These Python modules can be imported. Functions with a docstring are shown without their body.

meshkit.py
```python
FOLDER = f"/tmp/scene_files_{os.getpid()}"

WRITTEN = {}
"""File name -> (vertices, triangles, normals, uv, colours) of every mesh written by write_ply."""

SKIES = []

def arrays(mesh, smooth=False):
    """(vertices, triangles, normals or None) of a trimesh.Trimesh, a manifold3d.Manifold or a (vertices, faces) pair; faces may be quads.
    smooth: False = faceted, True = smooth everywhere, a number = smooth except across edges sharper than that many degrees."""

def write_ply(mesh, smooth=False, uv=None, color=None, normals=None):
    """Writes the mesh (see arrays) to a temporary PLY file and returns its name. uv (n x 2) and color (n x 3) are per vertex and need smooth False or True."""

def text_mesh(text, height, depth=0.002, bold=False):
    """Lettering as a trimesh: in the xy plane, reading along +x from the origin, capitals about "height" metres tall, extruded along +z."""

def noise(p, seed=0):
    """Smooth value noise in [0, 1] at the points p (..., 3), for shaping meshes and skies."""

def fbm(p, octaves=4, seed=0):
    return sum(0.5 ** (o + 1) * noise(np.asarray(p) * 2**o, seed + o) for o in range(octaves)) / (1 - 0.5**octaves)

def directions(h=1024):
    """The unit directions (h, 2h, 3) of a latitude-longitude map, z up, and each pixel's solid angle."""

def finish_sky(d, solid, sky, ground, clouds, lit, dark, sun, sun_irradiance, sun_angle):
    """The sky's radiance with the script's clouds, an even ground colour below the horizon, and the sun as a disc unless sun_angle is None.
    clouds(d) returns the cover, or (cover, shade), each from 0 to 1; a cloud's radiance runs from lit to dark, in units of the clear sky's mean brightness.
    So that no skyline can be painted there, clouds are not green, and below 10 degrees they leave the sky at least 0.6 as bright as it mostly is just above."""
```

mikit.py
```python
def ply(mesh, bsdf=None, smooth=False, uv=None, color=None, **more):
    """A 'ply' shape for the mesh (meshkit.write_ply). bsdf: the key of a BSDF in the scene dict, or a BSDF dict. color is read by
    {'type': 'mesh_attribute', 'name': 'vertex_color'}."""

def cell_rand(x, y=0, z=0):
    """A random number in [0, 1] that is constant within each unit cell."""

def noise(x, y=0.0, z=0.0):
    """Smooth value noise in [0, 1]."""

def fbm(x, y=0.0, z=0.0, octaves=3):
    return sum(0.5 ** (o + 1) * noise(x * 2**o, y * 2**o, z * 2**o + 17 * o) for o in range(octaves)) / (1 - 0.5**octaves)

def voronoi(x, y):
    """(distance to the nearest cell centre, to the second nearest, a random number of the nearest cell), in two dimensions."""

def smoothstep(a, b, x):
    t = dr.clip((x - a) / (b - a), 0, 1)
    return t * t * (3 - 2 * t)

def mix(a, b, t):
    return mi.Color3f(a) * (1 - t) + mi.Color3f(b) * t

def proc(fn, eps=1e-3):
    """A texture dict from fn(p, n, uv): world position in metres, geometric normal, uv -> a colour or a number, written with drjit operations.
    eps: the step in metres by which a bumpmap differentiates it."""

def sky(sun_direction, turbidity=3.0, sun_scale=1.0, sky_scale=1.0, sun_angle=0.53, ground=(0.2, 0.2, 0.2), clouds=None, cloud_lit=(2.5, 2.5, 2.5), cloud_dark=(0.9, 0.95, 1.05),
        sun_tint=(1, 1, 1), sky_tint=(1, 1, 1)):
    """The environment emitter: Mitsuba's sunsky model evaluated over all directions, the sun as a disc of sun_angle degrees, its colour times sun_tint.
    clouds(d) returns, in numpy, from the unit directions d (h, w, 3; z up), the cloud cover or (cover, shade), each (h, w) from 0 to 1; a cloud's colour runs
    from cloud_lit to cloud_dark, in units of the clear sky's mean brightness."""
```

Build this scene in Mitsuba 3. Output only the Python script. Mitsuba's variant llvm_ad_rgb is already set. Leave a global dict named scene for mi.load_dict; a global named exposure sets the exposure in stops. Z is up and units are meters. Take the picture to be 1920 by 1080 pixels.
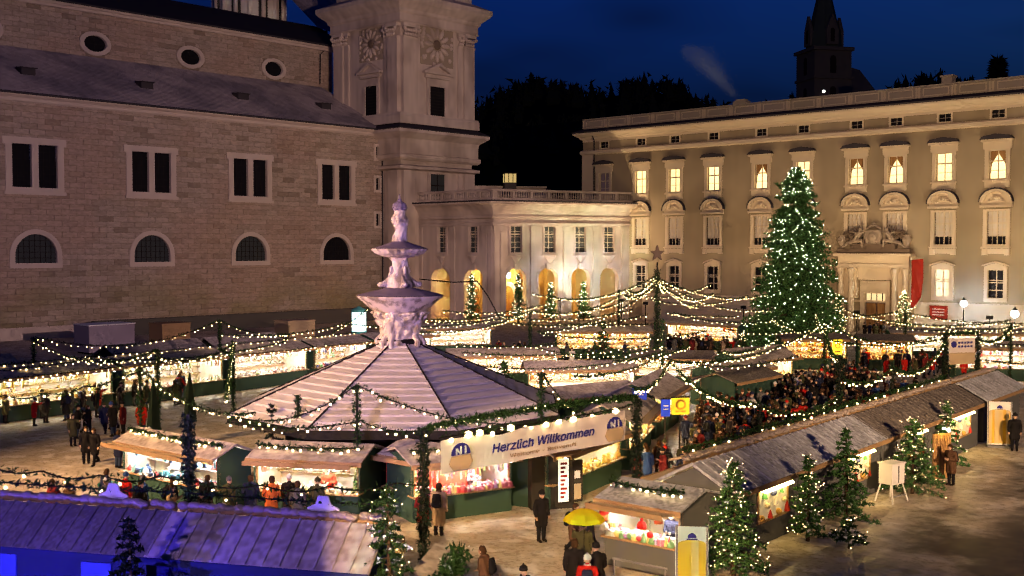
import math, random
import numpy as np, trimesh, manifold3d as m3, mitsuba as mi, drjit as dr
import mikit, meshkit
from mikit import noise, fbm, cell_rand, smoothstep, mix
from shapely.geometry import Polygon, box as sbox

random.seed(7)
RNG = np.random.default_rng(11)
T4 = mi.ScalarTransform4f
scene, labels = {}, {}
# ------------------------------------------------------------------ camera, sky, exposure
exposure = 0.0
PITCH = math.atan(75 / 2083)
scene['camera'] = {'type': 'perspective', 'fov_axis': 'x', 'fov': math.degrees(2 * math.atan(960 / 2083)), 'near_clip': 0.5, 'far_clip': 6000.0,
                   'to_world': T4().look_at(origin=[0, 0, 10], target=[0, math.cos(PITCH), 10 - math.sin(PITCH)], up=[0, 0, 1])}


def night_clouds(d):
    p = d * np.array([2.6, 2.6, 9.0])
    n = meshkit.fbm(p + 5.2, 4, 3)
    el = d[..., 2]
    low = np.clip(1 - (el - 0.10) / 0.14, 0, 1)
    return np.clip((n - 0.40) * 4.5, 0, 0.95) * (1 - low) + low * 0.9, np.clip(low * 0.7 + 0.3 + (n - 0.5), 0, 1)


scene['sky_light'] = mikit.sky((0.62, 0.78, 0.06), turbidity=3, sun_scale=0.0, sky_scale=2.3, sky_tint=(0.014, 0.115, 1.10), ground=(0.05, 0.04, 0.04),
                               clouds=night_clouds, cloud_lit=(0.05, 0.20, 1.1), cloud_dark=(0.04, 0.10, 0.45))
scene['sky_light']['sampling_weight'] = 14.0


def rgb(c): return {'type': 'rgb', 'value': [float(x) for x in c]}


def aim(p, q):
    return T4().look_at(origin=[float(x) for x in p], target=[float(x) for x in q], up=[0, 0, 1])


# floodlights outside the view, some added to brighten dim areas: (lamp position, aim point, colour * strength, half angle, weight); their housings are built below
FLOODS = [
    ((30.0, 12.0, 16.0), (-42.0, 152.0, 24.0), (12800, 8000, 7400), 17.5, 26.0),
    ((24.0, 3.0, 13.0), (22.0, 145.0, 16.0), (11500, 7200, 4000), 30, 26.0),
    ((-14.0, 19.0, 1.2), (-12.5, 29.5, 1.5), (50, 25, 620), 52, 10.0),
    ((-13.0, 2.0, 14.0), (-4.9, 50.0, 5.4), (2700, 1800, 2900), 11, 14.0),  # added lamp that brightens the fountain and shelter roof
    ((-14.5, 4.0, 9.0), (-8.5, 30.0, 2.6), (560, 350, 820), 26, 8.0),
    ((-34.0, 32.0, 14.0), (-3.0, 56.0, 0.5), (5600, 3200, 1450), 31, 14.0),  # added golden lamp that brightens the left plaza
    ((-4.0, -2.0, 15.0), (1.7, 36.0, 0.0), (8200, 5000, 2300), 9.5, 10.0),  # added lamp that brightens the entrance ground
]
for i, (p, q, c, ang, wt) in enumerate(FLOODS):
    scene['flood_beam_%d' % i] = {'type': 'spot', 'to_world': aim(p, q), 'intensity': rgb(c), 'cutoff_angle': float(ang), 'beam_width': ang * (0.85 if ang < 20 else 0.55), 'sampling_weight': wt}
# uplights that wash the palace front: on the ground at its foot (housings below)
U1 = np.array([0.67775, 0.73529]); U2 = np.array([0.73529, -0.67775])
PALP = np.array([43.340, 132.487])
UPLIGHTS = []
for s_ in (-38, -24, -10, 4, 18):
    b = PALP + U2 * s_ - U1 * 13.0
    UPLIGHTS.append((b[0], b[1], s_))
    t = PALP + U2 * s_
    k = 1.0 + 0.25 * (s_ > 0)
    scene['up_beam_%d' % len(UPLIGHTS)] = {'type': 'spot', 'to_world': aim((b[0], b[1], 3.4), (t[0], t[1], 22.0)), 'intensity': rgb((260 * k, 168 * k, 86 * k)),
                                          'cutoff_angle': 62.0, 'beam_width': 30.0, 'sampling_weight': 6.0}

# ------------------------------------------------------------------ materials
def mat(name, color, rough=None, metallic=0.0, spec=None, two=True):
    col = color if isinstance(color, dict) else rgb(color)
    if rough is None:
        b = {'type': 'diffuse', 'reflectance': col}
    else:
        b = {'type': 'principled', 'base_color': col, 'roughness': rough, 'metallic': metallic}
        if spec is not None: b['specular'] = spec
    scene['mat_' + name] = {'type': 'twosided', 'bsdf': b} if two else b


def bumped(name, color, fn, scale=1.0, rough=None, eps=0.01):
    inner = {'type': 'diffuse', 'reflectance': color} if rough is None else {'type': 'principled', 'base_color': color, 'roughness': rough, 'specular': 0.3}
    scene['mat_' + name] = {'type': 'twosided', 'bsdf': {'type': 'bumpmap', 'arbitrary': mikit.proc(fn, eps), 'scale': scale, 'bsdf': inner}}


STONE_L, STONE_H = 1.75, 0.62


def stone_col(p, n, uv):
    s = (p.x + 54.893) * U1[0] + (p.y - 118.823) * U1[1]
    row = dr.floor(p.z / STONE_H)
    odd = row - 2 * dr.floor(row / 2)
    c = cell_rand(dr.floor((s + odd * 0.5 * STONE_L + 40 * STONE_L) / STONE_L), row, 3)
    c2 = cell_rand(dr.floor((s + odd * 0.5 * STONE_L + 40 * STONE_L) / STONE_L), row, 8)
    g = fbm(s * 0.13, p.z * 0.17, 2.0)
    fine = noise(s * 3.0, p.z * 7.0, 1.0)
    base = mix((0.45, 0.375, 0.32), (0.37, 0.305, 0.255), smoothstep(0.2, 1.0, c))
    base = mix(base, (0.24, 0.19, 0.15), smoothstep(0.88, 0.94, c2) * 0.7)
    base = mix(base, (0.43, 0.31, 0.25), smoothstep(0.45, 0.7, g) * 0.5)
    low = smoothstep(9.0, 1.0, p.z) * smoothstep(0.3, 0.7, fbm(s * 0.22, p.z * 0.4, 9.0))
    base = mix(base, (0.24, 0.22, 0.10), low * 0.7)
    return base * (0.85 + 0.3 * fine)


def tower_col(p, n, uv):
    g = fbm(p.x * 0.35, p.y * 0.35, p.z * 0.22)
    st = noise(p.x * 2.1, p.y * 2.1, p.z * 0.25)
    return mix((0.60, 0.52, 0.47), (0.42, 0.35, 0.31), smoothstep(0.4, 0.75, g)) * (0.86 + 0.2 * st)


def ochre_col(p, n, uv):
    g = fbm(p.x * 0.2, p.y * 0.2, p.z * 0.16)
    st = noise(p.x * 1.3, p.y * 1.3, p.z * 0.12)
    return mix((0.40, 0.335, 0.235), (0.31, 0.255, 0.175), smoothstep(0.35, 0.75, g)) * (0.9 + 0.16 * st)


def slate_col(p, n, uv):
    s = p.x * U1[0] + p.y * U1[1]
    g = fbm(s * 0.25, p.z * 0.5, 4.0)
    rowh = p.z / 0.42
    line = cell_rand(dr.floor(s / 0.7), dr.floor(rowh), 2)
    return mix((0.34, 0.30, 0.33), (0.20, 0.18, 0.22), smoothstep(0.3, 0.75, g)) * (0.88 + 0.24 * line)


def ground_col(p, n, uv):
    g = fbm(p.x * 0.35, p.y * 0.35, 1.0, 4)
    h = fbm(p.x * 1.7, p.y * 1.7, 3.0)
    k = fbm(p.x * 5.5, p.y * 5.5, 1.5)
    base = mix((0.54, 0.47, 0.38), (0.34, 0.285, 0.22), smoothstep(0.2, 0.8, g * 0.6 + k * 0.4))
    base = mix(base, (0.74, 0.70, 0.66), smoothstep(0.45, 0.75, h) * 0.5)
    base = mix(base, (0.22, 0.18, 0.14), smoothstep(0.5, 0.72, k) * 0.45)
    return base


def ground_bump(p, n, uv): return fbm(p.x * 2.6, p.y * 2.6, 0.0) * 0.05


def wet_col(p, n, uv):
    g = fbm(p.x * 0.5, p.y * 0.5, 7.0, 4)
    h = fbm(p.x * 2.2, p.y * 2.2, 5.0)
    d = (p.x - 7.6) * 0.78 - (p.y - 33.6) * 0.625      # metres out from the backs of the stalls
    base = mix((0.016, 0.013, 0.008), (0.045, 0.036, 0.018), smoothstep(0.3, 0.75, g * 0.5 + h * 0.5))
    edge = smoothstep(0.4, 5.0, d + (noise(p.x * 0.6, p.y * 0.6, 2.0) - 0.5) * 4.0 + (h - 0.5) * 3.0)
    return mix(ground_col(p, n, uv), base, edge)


def wet_bump(p, n, uv): return fbm(p.x * 3.0, p.y * 3.0, 0.0) * 0.03


def snowroof_col(p, n, uv):
    g = fbm(p.x * 1.8, p.y * 1.8, 3.0)
    h = noise(p.x * 9.0, p.y * 9.0, 1.0)
    st = noise(p.x * 0.7 + p.z * 3.0, p.y * 7.0, p.z * 2.0)
    q = noise(p.x * 2.3, p.y * 2.3, p.z * 9.0)
    return mix((0.50, 0.45, 0.42), (0.27, 0.23, 0.21), smoothstep(0.25, 0.8, g * 0.3 + h * 0.35 + q * 0.35))


def bareroof_col(p, n, uv):
    g = fbm(p.x * 1.1, p.y * 1.1, 8.0)
    h = noise(p.x * 6.0, p.y * 6.0, 1.0)
    return mix((0.13, 0.115, 0.105), (0.21, 0.19, 0.175), smoothstep(0.3, 0.85, g * 0.5 + noise(p.x * 13.0, p.y * 13.0, 2.0) * 0.5))


def frost_col(p, n, uv):
    g = fbm(p.x * 1.5, p.y * 1.5, 6.0)
    q = noise(p.x * 12.0, p.y * 12.0, p.z * 4.0)
    return mix((0.46, 0.48, 0.53), (0.25, 0.26, 0.28), smoothstep(0.3, 0.8, g * 0.5 + q * 0.5))  # bluish tint: sky light put into the colour of the frosty roofs


def board_col(p, n, uv):
    g = fbm(p.x * 0.8, p.y * 0.8, p.z * 4.0)
    return mix((0.63, 0.59, 0.59), (0.55, 0.51, 0.51), smoothstep(0.3, 0.75, g))


def marble_col(p, n, uv):
    g = fbm(p.x * 3.2, p.y * 3.2, p.z * 1.4, 4)
    return mix((0.76, 0.67, 0.62), (0.30, 0.25, 0.21), smoothstep(0.42, 0.72, g))


def wood_col(p, n, uv):
    g = noise(p.x * 9.0, p.y * 9.0, p.z * 0.8)
    return mix((0.40, 0.24, 0.11), (0.22, 0.12, 0.05), g)


mat('stone', mikit.proc(stone_col)); mat('tower', mikit.proc(tower_col)); mat('ochre', mikit.proc(ochre_col)); mat('slate', mikit.proc(slate_col))
bumped('ground', mikit.proc(ground_col), ground_bump); bumped('wet', mikit.proc(wet_col), wet_bump, rough=0.36)
mat('snowroof', mikit.proc(snowroof_col)); mat('bareroof', mikit.proc(bareroof_col)); mat('board', mikit.proc(board_col)); mat('frostroof', mikit.proc(frost_col)); mat('marble', mikit.proc(marble_col)); mat('wood', mikit.proc(wood_col))
mat('any', {'type': 'mesh_attribute', 'name': 'vertex_color'})
for nm, c in dict(mortar=(.27, .22, .18), trim=(.60, .52, .47), palacetrim=(.66, .57, .43), palacegrey=(.42, .37, .30), dark=(.02, .018, .018), lead=(.055, .05, .06), glassdark=(.012, .012, .016),
                  glassdim=(.05, .06, .065), curtain=(.62, .58, .52), sculpt=(.36, .30, .24), sculptdark=(.17, .13, .10), red=(.28, .025, .018), gothic=(.10, .095, .09), copper=(.05, .07, .065),  # glassdim: faint light from inside put into the glass colour
                  snow=(.78, .78, .80), tansnow=(.36, .30, .26), deepblue=(.03, .04, .10), stallgreen=(.035, .07, .055), stallgrey=(.12, .125, .13), stalldark=(.03, .028, .026), plank=(.34, .22, .12), canopy=(.55, .43, .28), pine=(.66, .54, .38),  # ridge snow is browned: tan market light put into its colour
                  fir=(.018, .045, .016), firlit=(.05, .125, .04), firdark=(.012, .02, .014), bark=(.06, .04, .025), black=(.012, .012, .012), yellowsign=(.80, .52, .02), bluesign=(.03, .06, .45),  # firlit: fir brightened, the glow of the bulbs put into the green
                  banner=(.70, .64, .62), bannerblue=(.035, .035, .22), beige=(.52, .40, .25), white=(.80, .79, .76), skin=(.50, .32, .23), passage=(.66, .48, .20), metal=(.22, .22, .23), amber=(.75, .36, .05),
                  yellowcloth=(.80, .60, .02), turquoise=(.10, .42, .40), hillside=(.010, .012, .010), hilltree=(.022, .026, .022), greenbin=(.02, .22, .13), bluebright=(.08, .12, .75), violet=(.30, .26, .34), cover=(.20, .17, .26)).items():
    mat(nm, c)
COATS = dict(black=(.014, .013, .014), navy=(.018, .022, .05), brown=(.09, .05, .03), grey=(.10, .10, .11), red=(.50, .02, .015), beige=(.36, .27, .18), olive=(.06, .06, .03), maroon=(.14, .02, .02), white=(.65, .64, .62), blue=(.04, .09, .25), orange=(.55, .13, .03))
for nm, c in COATS.items(): mat('coat_' + nm, c)
for nm, c in dict(jeans=(.03, .045, .09), darktrousers=(.012, .012, .014), hairbrown=(.05, .028, .015), boots=(.015, .012, .01)).items(): mat(nm, c)

BULB = (10.0, 6.9, 2.6)


def emit(c, w=1.0): return {'type': 'area', 'radiance': rgb(c), 'sampling_weight': float(w)}


# ------------------------------------------------------------------ mesh helpers
class MB:
    def __init__(s): s.v, s.f, s.n, s.c = [], [], 0, []

    def add(s, v, f, col=None):
        v = np.asarray(v, float); f = np.asarray(f, int)
        if f.shape[1] == 4: f = np.vstack([f[:, [0, 1, 2]], f[:, [0, 2, 3]]])
        s.v.append(v); s.f.append(f + s.n); s.n += len(v)
        s.c.append(np.tile(col if col is not None else (0.5, 0.5, 0.5), (len(v), 1)))
        return s

    def tm(s, mesh, col=None, M=None):
        v = np.array(mesh.vertices)
        if M is not None: v = v @ M[:3, :3].T + M[:3, 3]
        return s.add(v, mesh.faces, col)

    def box(s, x0, x1, y0, y1, z0, z1, col=None, M=None):
        v = np.array([[x, y, z] for x in (x0, x1) for y in (y0, y1) for z in (z0, z1)], float)
        if M is not None: v = v @ M[:3, :3].T + M[:3, 3]
        return s.add(v, BOXF, col)

    def hexa(s, pts, col=None):      # 8 points in the order of box()
        return s.add(pts, BOXF, col)

    def prism(s, poly, y0, y1, col=None, M=None):   # polygon in x, z; extruded along y
        for g in getattr(poly, 'geoms', [poly]):
            m = trimesh.creation.extrude_polygon(g, y1 - y0, engine='earcut')
            v = np.array(m.vertices)[:, [0, 2, 1]]; v[:, 1] += y0
            if M is not None: v = v @ M[:3, :3].T + M[:3, 3]
            s.add(v, np.array(m.faces)[:, ::-1], col)
        return s

    def slab(s, poly, z0, z1, col=None):             # polygon in x, y; extruded along z
        for g in getattr(poly, 'geoms', [poly]):
            m = trimesh.creation.extrude_polygon(g, z1 - z0, engine='earcut')
            v = np.array(m.vertices); v[:, 2] += z0
            s.add(v, m.faces, col)
        return s

    def tube(s, pts, r, n=6, col=None, r1=None):
        pts = np.asarray(pts, float); k = len(pts)
        rr = np.linspace(r, r if r1 is None else r1, k)
        d = np.gradient(pts, axis=0); d /= np.linalg.norm(d, axis=1, keepdims=True) + 1e-9
        up = np.where(np.abs(d[:, 2:3]) > 0.95, [[1.0, 0, 0]], [[0, 0, 1.0]])
        a = np.cross(d, up); a /= np.linalg.norm(a, axis=1, keepdims=True) + 1e-9
        b = np.cross(a, d)
        t = np.arange(n) * 2 * np.pi / n
        ring = pts[:, None] + rr[:, None, None] * (np.cos(t)[None, :, None] * a[:, None] + np.sin(t)[None, :, None] * b[:, None])
        v = np.vstack([ring.reshape(-1, 3), pts[:1], pts[-1:]])
        i = np.arange(n); j = (i + 1) % n; f = []
        for q in range(k - 1):
            f.append(np.stack([q * n + i, q * n + j, (q + 1) * n + j], 1)); f.append(np.stack([q * n + i, (q + 1) * n + j, (q + 1) * n + i], 1))
        f.append(np.stack([j, i, i * 0 + k * n], 1)); f.append(np.stack([(k - 1) * n + i, (k - 1) * n + j, i * 0 + k * n + 1], 1))
        return s.add(v, np.vstack(f)[:, ::-1], col)

    def lathe(s, prof, n=16, c=(0, 0, 0), col=None, wob=None, phase=0.0):
        prof = np.asarray(prof, float); t = np.arange(n) * 2 * np.pi / n + phase
        r = prof[:, 0][:, None] * (1 if wob is None else (1 + wob * np.cos(np.arange(n) * np.pi)[None, :]))
        v = np.stack([c[0] + r * np.cos(t), c[1] + r * np.sin(t), c[2] + np.repeat(prof[:, 1:2], n, 1)], -1).reshape(-1, 3)
        i = np.arange(n); j = (i + 1) % n; f = []
        for q in range(len(prof) - 1):
            f.append(np.stack([q * n + i, q * n + j, (q + 1) * n + j], 1)); f.append(np.stack([q * n + i, (q + 1) * n + j, (q + 1) * n + i], 1))
        return s.add(v, np.vstack(f), col)

    def ball(s, c, r, lvl=0, col=None, sq=(1, 1, 1)):
        v, f = ICO[lvl]
        return s.add(np.asarray(c) + v * r * np.asarray(sq), f, col)

    def tufts(s, P, size, rng, col=None, flat=0.0, slim=0.45):   # random leaf-like triangles at the points P
        P = np.asarray(P, float); k = len(P)
        d = rng.normal(size=(k, 3)); d[:, 2] *= (1 - flat); d /= np.linalg.norm(d, axis=1, keepdims=True)
        e = np.cross(d, rng.normal(size=(k, 3))); e /= np.linalg.norm(e, axis=1, keepdims=True) + 1e-9
        sz = size * rng.uniform(0.6, 1.4, (k, 1))
        v = np.stack([P - e * sz * slim * 0.5, P + e * sz * slim * 0.5, P + d * sz], 1).reshape(-1, 3)
        return s.add(v, np.arange(3 * k).reshape(-1, 3), col)

    def get(s): return np.vstack(s.v), np.vstack(s.f)


BOXF = np.array([[0, 1, 3], [0, 3, 2], [4, 6, 7], [4, 7, 5], [0, 4, 5], [0, 5, 1], [2, 3, 7], [2, 7, 6], [0, 2, 6], [0, 6, 4], [1, 5, 7], [1, 7, 3]])
ICO = []
for l_ in (0, 1, 2):
    m_ = trimesh.creation.icosphere(subdivisions=l_); ICO.append((np.array(m_.vertices), np.array(m_.faces)))


def frame(x, y, deg=0.0, z=0.0, u=None):
    u = np.array([math.cos(math.radians(deg)), math.sin(math.radians(deg))]) if u is None else np.asarray(u)
    M = np.eye(4); M[:2, 0] = u; M[:2, 1] = (-u[1], u[0]); M[:3, 3] = (x, y, z)
    return M


def tr(x=0, y=0, z=0, s=1.0):
    M = np.eye(4); M[:3, :3] *= s; M[:3, 3] = (x, y, z); return M


COUNT = {}


def numbered(name):
    i = COUNT.get(name, 0); COUNT[name] = i + 1
    return name if i == 0 else '%s_%03d' % (name, i)


def P(mb, smooth=False, color=False):       # a ply dict without material
    v, f = mb.get() if isinstance(mb, MB) else mb
    return mikit.ply((v, f), None, smooth=smooth, color=np.vstack(mb.c) if color else None)


def put(name, parent, shape, m, M=None, e=None, smooth=False, color=False):
    key = numbered((parent + '__' + name) if parent else name)
    d = dict(shape) if isinstance(shape, dict) else P(shape, smooth, color)
    d['bsdf'] = {'type': 'ref', 'id': 'mat_' + m}
    if M is not None: d['to_world'] = T4(M)
    if e is not None: d['emitter'] = e
    scene[key] = d
    if name in ('greenery', 'snow', 'carving', 'trophies', 'foliage'): labels[key] = {'kind': 'stuff'}
    return key


def thing(name, label, cat, group=None, kind=None):
    key = numbered(name); tag(key, label, cat, group, kind); return key


def tag(key, label=None, cat=None, group=None, kind=None):
    d = {}
    if label: d['label'] = label
    if cat: d['category'] = cat
    if group: d['group'] = group
    if kind: d['kind'] = kind
    labels[key] = d
    return key


def arch(w, z0, zs, n=18, cx=0.0):           # arched opening: width, foot, springing
    t = np.linspace(0, np.pi, n)
    return Polygon([(cx - w / 2, z0), (cx + w / 2, z0)] + [(cx + w / 2 * math.cos(a), zs + w / 2 * math.sin(a)) for a in t])


def oval(a, b, cz=0.0, n=28, cx=0.0):
    return Polygon([(cx + a * math.cos(t), cz + b * math.sin(t)) for t in np.arange(n) * 2 * np.pi / n])


def rect(x0, x1, z0, z1): return sbox(x0, z0, x1, z1)

# ------------------------------------------------------------------ the setting: ground, hills
g_ = MB(); g_.add([[-900, -200, 0], [900, -200, 0], [900, 2500, 0], [-900, 2500, 0]], [[0, 1, 2, 3]])
tag(put('ground', None, g_, 'ground'), 'snowy trodden square lit warm by the market', kind='structure')
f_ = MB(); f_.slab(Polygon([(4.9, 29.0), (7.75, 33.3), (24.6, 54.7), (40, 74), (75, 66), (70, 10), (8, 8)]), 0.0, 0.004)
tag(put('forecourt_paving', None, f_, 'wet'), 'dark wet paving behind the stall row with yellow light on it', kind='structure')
xs_ = np.linspace(-260, 420, 60); v_, q_ = [], []
def hill_z(x): return 62 - 0.012 * max(0, x + 20) - 0.12 * max(0, x - 125) + 5 * math.sin(x * 0.05) + 3 * math.sin(x * 0.13 + 1) - (0.10 * (-20 - x) if x < -20 else 0) + (0.03 * (x - 60) if x > 60 else 0)
for i, x in enumerate(xs_):
    for yy, k in ((250, 0.0), (290, 0.45), (340, 0.82), (400, 1.0), (520, 0.9), (700, 0.0)): v_.append((x * (1 + (yy - 400) * 0.0012), yy, hill_z(x) * k - 0.5))
for i in range(59):
    for j in range(5): q_.append((i * 6 + j, (i + 1) * 6 + j, (i + 1) * 6 + j + 1, i * 6 + j + 1))
h_ = MB(); h_.add(v_, q_)
tag(put('hill', None, h_, 'hillside', smooth=True), 'dark wooded hill behind the palace under the night sky', kind='structure')
ft = MB(); r_ = np.random.default_rng(3)
for i in range(900):
    x = r_.uniform(-120, 330); yy = r_.uniform(300, 420)
    k = np.interp(yy, (250, 290, 340, 400, 520), (0, .45, .82, 1, .9)); z = hill_z(x) * k - 1
    h = r_.uniform(4, 9); w = h * r_.uniform(0.14, 0.3); xx = x * (1 + (yy - 400) * 0.0012)
    ft.lathe([(w * .8, h * .1), (w, h * .3), (w * .45, h * .55), (w * .55, h * .6), (w * .2, h * .82), (0.05, h)], 6, (xx, yy, z), wob=0.3)
    ft.tufts(np.stack([xx + r_.normal(0, w * .6, 14), yy + r_.normal(0, w * .4, 14), z + r_.uniform(.2, .9, 14) * h], 1), 2.2, r_)
tag(put('forest', None, ft, 'hilltree'), 'dark wood covering the hill, read as one mass', kind='stuff')

# ------------------------------------------------------------------ the cathedral
FC = frame(-54.893, 118.823, u=U1)
cath = thing('cathedral', 'long brown stone church nave with arched lower windows and oval clerestory windows', 'church')
BAYS = (4.05, 17.95, 31.72, 45.55)
openings = []
for c in BAYS:
    openings += [rect(c - 2.75, c + 2.75, 16.45, 21.5), arch(4.9, 8.2, 9.2, cx=c)]
for z in (23.5, 19.05, 14.0): openings.append(rect(52.55, 53.25, z - .85, z + .85))
wall_poly = rect(-6, 53.7, 0, 26.4)
for o in openings: wall_poly = wall_poly.difference(o)
w_ = MB(); w_.prism(wall_poly, 0.05, 0.55)
wall = put('wall', cath, w_, 'mortar', FC)


def courses(x0, x1, z0, z1, holes, yface):
    """stones of a wall as (x range, z range) boxes, cut away where the openings are"""
    out = []
    for row in range(int(round(z0 / STONE_H)), int(z1 / STONE_H) + 1):
        a, b = row * STONE_H, min((row + 1) * STONE_H, z1)
        if b - a < 0.15: continue
        odd = row % 2
        for k in range(-6, 34):
            s0 = (k - odd * 0.5) * STONE_L; s1 = s0 + STONE_L
            s0, s1 = max(s0, x0), min(s1, x1)
            if s1 - s0 < 0.12: continue
            spans = [(s0, s1)]
            for h in holes:
                hx0, hz0, hx1, hz1 = h.bounds
                if hx1 <= s0 or hx0 >= s1 or hz1 <= a or hz0 >= b: continue
                cut = h.intersection(rect(s0 - 1, s1 + 1, a + .02, b - .02))
                if cut.is_empty: continue
                c0, _, c1, _ = cut.bounds
                spans = [q for t0, t1 in spans for q in ((t0, min(t1, c0)), (max(t0, c1), t1)) if q[1] - q[0] > 0.1]
            out += [(t0, t1, a, b) for t0, t1 in spans]
    return out


def stone_box(mb, q, y, rng, g=0.018):
    p = y - rng.uniform(0.0, 0.05)
    x0, x1, z0, z1 = q; x0 += g; x1 -= g; z0 += g; z1 -= g
    c = 0.03
    v = [(x0, y + .06, z0), (x1, y + .06, z0), (x1, y + .06, z1), (x0, y + .06, z1), (x0, p + c, z0), (x1, p + c, z0), (x1, p + c, z1), (x0, p + c, z1), (x0 + c, p, z0 + c), (x1 - c, p, z0 + c), (x1 - c, p, z1 - c), (x0 + c, p, z1 - c)]
    f = [(8, 9, 10, 11), (4, 5, 9, 8), (5, 6, 10, 9), (6, 7, 11, 10), (7, 4, 8, 11), (0, 1, 5, 4), (1, 2, 6, 5), (2, 3, 7, 6), (3, 0, 4, 7)]
    mb.add(v, f)


rs = np.random.default_rng(5)
st = sorted(courses(-6, 53.7, 1.24, 26.4, openings, 0.0), key=lambda q: (q[0] < -0.2, q[0]))
rest = MB()
for i, q in enumerate(st):
    if i < 300:
        b = MB(); stone_box(b, q, 0.0, rs); put('stone', wall, b, 'stone', FC)
    else: stone_box(rest, q, 0.0, rs)
k_ = put('stone_courses', wall, rest, 'stone', FC); labels[k_] = {'kind': 'stuff'}
b = MB(); b.box(-6, 53.7, -.25, 0.04, 0, 1.2); b.box(-6, 53.7, -.16, 0.04, 1.2, 1.36); put('plinth', cath, b, 'trim', FC)


def ring(outer, inner): return outer.difference(inner)


sur = MB(); o = Polygon([(-3.22, 15.95), (3.22, 15.95), (3.22, 21.2), (3.5, 21.2), (3.5, 22.0), (-3.5, 22.0), (-3.5, 21.2), (-3.22, 21.2)])
sur.prism(o.difference(rect(-2.5, -.38, 16.6, 21.3)).difference(rect(.38, 2.5, 16.6, 21.3)), -.14, .3); SUR = P(sur)
sil = MB(); sil.box(-3.4, 3.4, -.26, -.142, 15.8, 16.15); SIL = P(sil)
pan = MB(); pan.box(-2.5, -.38, .34, .38, 16.6, 21.3); PANL = P(pan)
pan = MB(); pan.box(.38, 2.5, .34, .38, 16.6, 21.3); PANR = P(pan)
gb = MB()
for x0 in (-2.5, .38):
    for k in (1, 2): gb.box(x0 + k * .707 - .025, x0 + k * .707 + .025, .29, .335, 16.6, 21.3)
    for k in range(1, 6): gb.box(x0, x0 + 2.12, .30, .337, 16.6 + k * .78 - .02, 16.6 + k * .78 + .02)
BARS = P(gb)
asur = MB(); asur.prism(ring(arch(5.8, 7.8, 9.15, 24), arch(4.65, 8.35, 9.2, 24)), -.12, .3); ASUR = P(asur)
apan = MB(); apan.prism(arch(4.64, 8.35, 9.2, 24), .36, .4); APAN = P(apan)
ab = MB()
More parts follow.
